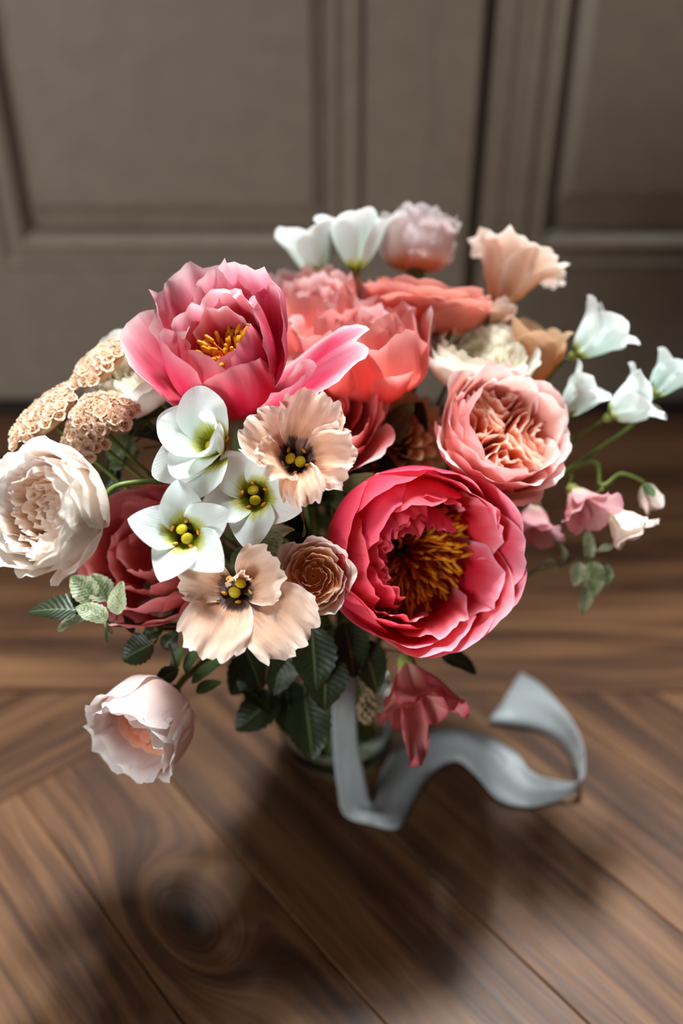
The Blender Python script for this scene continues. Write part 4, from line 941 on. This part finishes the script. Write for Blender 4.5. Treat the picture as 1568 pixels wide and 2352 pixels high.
sprig('variegated_sprig', 'blurred pale-edged leaf sprig hanging at the right of the crimson peony', 1340, 1270, 0.722, [
    (1283, 1300, 0.716, (-0.95, 0.15, 0.1), (0.1, 0.5, 0.85), 0.015, 0.0045, 'paleleaf'),
    (1298, 1288, 0.718, (-0.2, 0.97, 0.1), (0.6, 0.2, 0.7), 0.018, 0.003, 'paleleaf'),
    (1352, 1285, 0.720, (0.02, 1.0, 0.1), (0.2, 0.1, 0.97), 0.022, 0.005, 'paleleaf'),
    (1372, 1268, 0.718, (0.85, 0.5, 0.1), (-0.4, 0.7, 0.5), 0.018, 0.003, 'paleleaf'),
    (1328, 1290, 0.714, (-0.1, -0.99, 0.1), (0.1, 0.2, 0.95), 0.018, 0.006, 'paleleaf'),
    (1358, 1288, 0.712, (0.12, -0.98, 0.1), (0.1, 0.2, 0.95), 0.027, 0.0085, 'paleleaf'),
    (1384, 1295, 0.714, (0.35, -0.9, 0.1), (0.4, 0.2, 0.85), 0.017, 0.006, 'varieg'),
    (1345, 1340, 0.716, (0.0, -1.0, 0.1), (0.4, 0.2, 0.85), 0.024, 0.006, 'paleleaf'),
], via=[P(1230, 1310, 0.74), P(1080, 1400, 0.76)])
sprig('leafy_sprig', 'soft green leaf sprig between the floret heads and the white stars', 290, 1040, 0.680, [
    (300, 1000, 0.672, (-0.55, -0.85, 0.1), (0.2, 0.4, 0.9), 0.030, 0.010, 'leaflight'),
    (320, 1040, 0.672, (-0.75, -0.2, 0.1), (0.2, 0.6, 0.8), 0.026, 0.009, 'leaflight'),
    (330, 985, 0.676, (-0.5, 0.5, 0.1), (0.2, 0.6, 0.8), 0.024, 0.009, 'leaflight'),
    (300, 960, 0.668, (-0.2, 0.95, 0.1), (0.5, 0.3, 0.8), 0.022, 0.008, 'leaflight'),
    (330, 940, 0.660, (-0.9, 0.1, 0.2), (0.0, 0.8, 0.6), 0.024, 0.009, 'leaflight'),
    (270, 1075, 0.680, (-0.4, -0.8, 0.1), (0.2, 0.4, 0.9), 0.024, 0.009, 'leaf'),
    (260, 1120, 0.685, (-0.2, -0.95, 0.1), (0.2, 0.4, 0.9), 0.030, 0.011, 'leaf'),
    (250, 1230, 0.685, (-0.1, -0.95, 0.1), (0.2, 0.4, 0.9), 0.034, 0.012, 'leaf'),
    (390, 1010, 0.680, (-0.8, 0.3, 0.1), (0.0, 0.8, 0.6), 0.030, 0.010, 'leaf'),
    (385, 950, 0.670, (-0.8, 0.0, 0.2), (0.0, 0.8, 0.6), 0.022, 0.009, 'leaflight'),
])
sprig('leafy_sprig', 'dark broad leaves hanging in front of the vase neck', 700, 1470, 0.690, [
    (715, 1440, 0.665, (0.1, -0.99, 0.15), (0.1, 0.25, 0.95), 0.044, 0.016, 'leaf'),
    (745, 1500, 0.672, (0.05, -0.99, 0.15), (0.2, 0.25, 0.95), 0.040, 0.016, 'leaf'),
    (660, 1470, 0.680, (-0.25, -0.95, 0.15), (0.0, 0.25, 0.95), 0.040, 0.014, 'leaf'),
    (640, 1600, 0.710, (-0.80, -0.50, 0.2), (0.1, 0.6, 0.8), 0.040, 0.015, 'leaf'),
    (700, 1600, 0.705, (0.15, -0.97, 0.2), (0.1, 0.3, 0.95), 0.046, 0.017, 'leaf'),
    (650, 1560, 0.715, (0.25, -0.95, 0.15), (0.3, 0.4, 0.8), 0.044, 0.016, 'leaf'),
    (590, 1500, 0.690, (-0.5, -0.80, 0.1), (0.2, 0.4, 0.9), 0.036, 0.013, 'leaf'),
    (560, 1480, 0.680, (0.4, -0.9, 0.1), (0.2, 0.4, 0.9), 0.036, 0.012, 'leaf'),
    (620, 1440, 0.675, (0.0, -0.98, 0.1), (0.4, 0.3, 0.9), 0.040, 0.014, 'leaf'),
    (790, 1430, 0.680, (0.25, -0.95, 0.1), (0.2, 0.4, 0.9), 0.040, 0.014, 'leaf'),
    (830, 1470, 0.690, (0.35, -0.9, 0.1), (0.2, 0.4, 0.9), 0.040, 0.013, 'leaf'),
    (1010, 1500, 0.700, (0.9, -0.3, 0.1), (0.2, 0.8, 0.6), 0.030, 0.010, 'leaf'),
    (545, 1560, 0.690, (0.8, -0.6, 0.1), (0.2, 0.7, 0.7), 0.034, 0.008, 'leaf'),
])
# leaves filling the heart of the bouquet
root = fl('leafy_sprig', 'dark leaves glimpsed between the blooms in the heart of the bouquet', 'foliage', Matrix.Translation((0, -0.60, 0.22)), 'foliage sprigs')
tube('stem', [(0, 0, 0.02), (-0.002, 0, -0.08), (0.004, 0.004, -0.19)], 0.003, M['stemdark'], root)
rg = random.Random(12)
for i in range(130):
    a = i * 2.39996; el = rg.uniform(-0.25, 1.4)
    dv = Vector((math.cos(a) * math.cos(el), math.sin(a) * math.cos(el), math.sin(el)))
    r_ = rg.uniform(0.020, 0.075)
    x = (dv + Vector((rg.uniform(-.5, .5), rg.uniform(-.5, .5), rg.uniform(-.5, .5)))).normalized(); z = (dv.orthogonal() + dv * rg.uniform(0.3, 1.2)).normalized(); z = (z - x * z.dot(x)).normalized()
    m = Matrix((x, z.cross(x), z)).transposed().to_4x4(); m.translation = root.location + dv * r_ + Vector((0, 0, 0.02))
    leaf_obj(root, M[rg.choice(['leaf', 'leaf', 'leaf', 'leaflight'])], m, rg.uniform(0.035, 0.05), rg.uniform(0.011, 0.016), 0.2, 0.5, 0.08, seed=i)
# seedy filler spike by the ribbon
t = fl('seed_spike', 'small brown seed spike beside the hanging ribbon', 'seed spike', place(838, 1655, 0.725, (0.15, 0.9, 0.3)))
stem(t, M['stemdark'], (0, 0, 0), 0.0012, via=[P(850, 1500, 0.72)], out=-0.02)
M['seed'] = plain_mat('seed_brown', srgb(120, 96, 72), srgb(166, 138, 108), 300, 0.7)
sd = ellipsoid('seed', M['seed'], t, (0, 0, 0), 0.0016, 0.0016, 0.0028, 8, 6); sm = sd.data
rg = random.Random(2)
for i in range(46):
    a = i * 2.4; z = 0.026 * i / 46; r_ = 0.0065 * math.sin(PI * (0.15 + 0.8 * i / 46))
    obj('seed', sm, None, t, Matrix.Translation((r_ * math.cos(a), r_ * math.sin(a), z)) @ Matrix.Rotation(rg.uniform(0, 6), 4, 'X') @ Matrix.Rotation(a, 4, 'Z'))

# ------------------------------------------------------------------ glass vase with water
def glass_mat(name, ior, col):
    t = NT(name); g = t.n('ShaderNodeBsdfGlass', i_Color=col, i_IOR=ior, i_Roughness=0.0); return t.end(g.outputs[0])
M['glass'] = glass_mat('clear_glass', 1.47, (0.95, 0.98, 0.97, 1))
M['water'] = glass_mat('water', 1.33, (0.93, 0.97, 0.94, 1))
t = fl('vase', 'round clear glass vase in deep shade under the bouquet', 'vase', Matrix.Translation((BIND.x, BIND.y, 0.0)))
prof = [(0.0005, 0.0005), (0.034, 0.0008), (0.042, 0.004), (0.050, 0.022), (0.052, 0.045), (0.047, 0.078), (0.037, 0.104), (0.034, 0.118), (0.037, 0.132), (0.0385, 0.1335),
        (0.0375, 0.134), (0.0345, 0.131), (0.0315, 0.118), (0.0345, 0.104), (0.0445, 0.078), (0.0493, 0.045), (0.0475, 0.024), (0.040, 0.010), (0.0005, 0.0085)]
lathe('glass_body', prof, M['glass'], t, 56)
lathe('water', [(0.0005, 0.0092), (0.0392, 0.0108), (0.0467, 0.0245), (0.0486, 0.045), (0.0438, 0.0779), (0.0425, 0.082), (0.0005, 0.082)], M['water'], t, 48)

# ------------------------------------------------------------------ silk ribbon
tn = NT('silk_ribbon')
uvn = tn.n('ShaderNodeUVMap'); sp = tn.n('ShaderNodeSeparateXYZ'); tn.t.links.new(uvn.outputs[0], sp.inputs[0])
cb = tn.n('ShaderNodeCombineXYZ', i_0=tn.math('MULTIPLY', sp.outputs[0], 3), i_1=tn.math('MULTIPLY', sp.outputs[1], 60))
nz = tn.n('ShaderNodeTexNoise', i_Vector=cb.outputs[0], i_Scale=1.0, i_Detail=3.0)
bm_ = tn.n('ShaderNodeBump', i_Strength=0.5, i_Distance=0.002, i_Height=nz.outputs[0])
pr = tn.n('ShaderNodeBsdfPrincipled', i_Base_Color=srgb(164, 168, 169), i_Roughness=0.42, i_Normal=bm_.outputs[0])
pr.inputs['Sheen Weight'].default_value = 0.4
tl = tn.n('ShaderNodeBsdfTranslucent', i_Color=srgb(138, 138, 137))
mx = tn.n('ShaderNodeMixShader', i_0=0.25); tn.t.links.new(pr.outputs[0], mx.inputs[1]); tn.t.links.new(tl.outputs[0], mx.inputs[2])
M['ribbon'] = tn.end(mx.outputs[0])
# the two edges of the band: (photo column, photo row, height above the floor)
EA = [(768, 1560, .140), (762, 1640, .110), (765, 1730, .068), (775, 1810, .034), (790, 1872, .004), (850, 1893, .002), (914, 1900, .002), (950, 1840, .003), (990, 1775, .003), (1045, 1748, .005), (1090, 1780, .004), (1140, 1835, .003), (1200, 1854, .003), (1260, 1845, .003), (1325, 1815, .006), (1312, 1745, .002), (1285, 1705, .002), (1240, 1680, .002), (1180, 1668, .002), (1122, 1660, .003)]
EB = [(820, 1560, .140), (818, 1640, .108), (824, 1720, .070), (838, 1790, .040), (850, 1838, .012), (853, 1842, .008), (858, 1830, .006), (880, 1760, .008), (930, 1695, .012), (1040, 1670, .016), (1120, 1690, .018), (1185, 1730, .016), (1215, 1770, .014), (1262, 1790, .014), (1336, 1792, .020), (1340, 1720, .030), (1318, 1660, .030), (1282, 1612, .026), (1240, 1570, .018), (1196, 1545, .008)]
A = catmull([onfloor(*p) for p in EA], 7); B = catmull([onfloor(*p) for p in EB], 7)
vs = []; uvl = []; nw = 9
rg = np.random.RandomState(5)
for i, (a, b) in enumerate(zip(A, B)):
    f = i / (len(A) - 1)
    for j in range(nw):
        s_ = j / (nw - 1); p = a * (1 - s_) + b * s_
        p[2] += 0.004 * math.sin(PI * s_) * (0.5 + 0.5 * math.sin(9 * f * PI)) * (1 if i > 25 else 0.3) + 0.0012 * math.sin(11 * s_ + 14 * f)
        p[2] = max(p[2], 0.0008)
        if i == len(A) - 1 and j in (3, 4, 5): p = p * 0.6 + (A[i - 5] * (1 - s_) + B[i - 5] * s_) * 0.4
        vs.append(p); uvl.append((s_, f))
rb = obj('ribbon', mesh('ribbon', vs, grid_faces(len(A), nw), uvl), M['ribbon'])
md = rb.modifiers.new('thickness', 'SOLIDIFY'); md.thickness = 0.0004; md.offset = 1
tag(rb, 'pale grey silk ribbon trailing from the vase neck over the floor', 'ribbon')
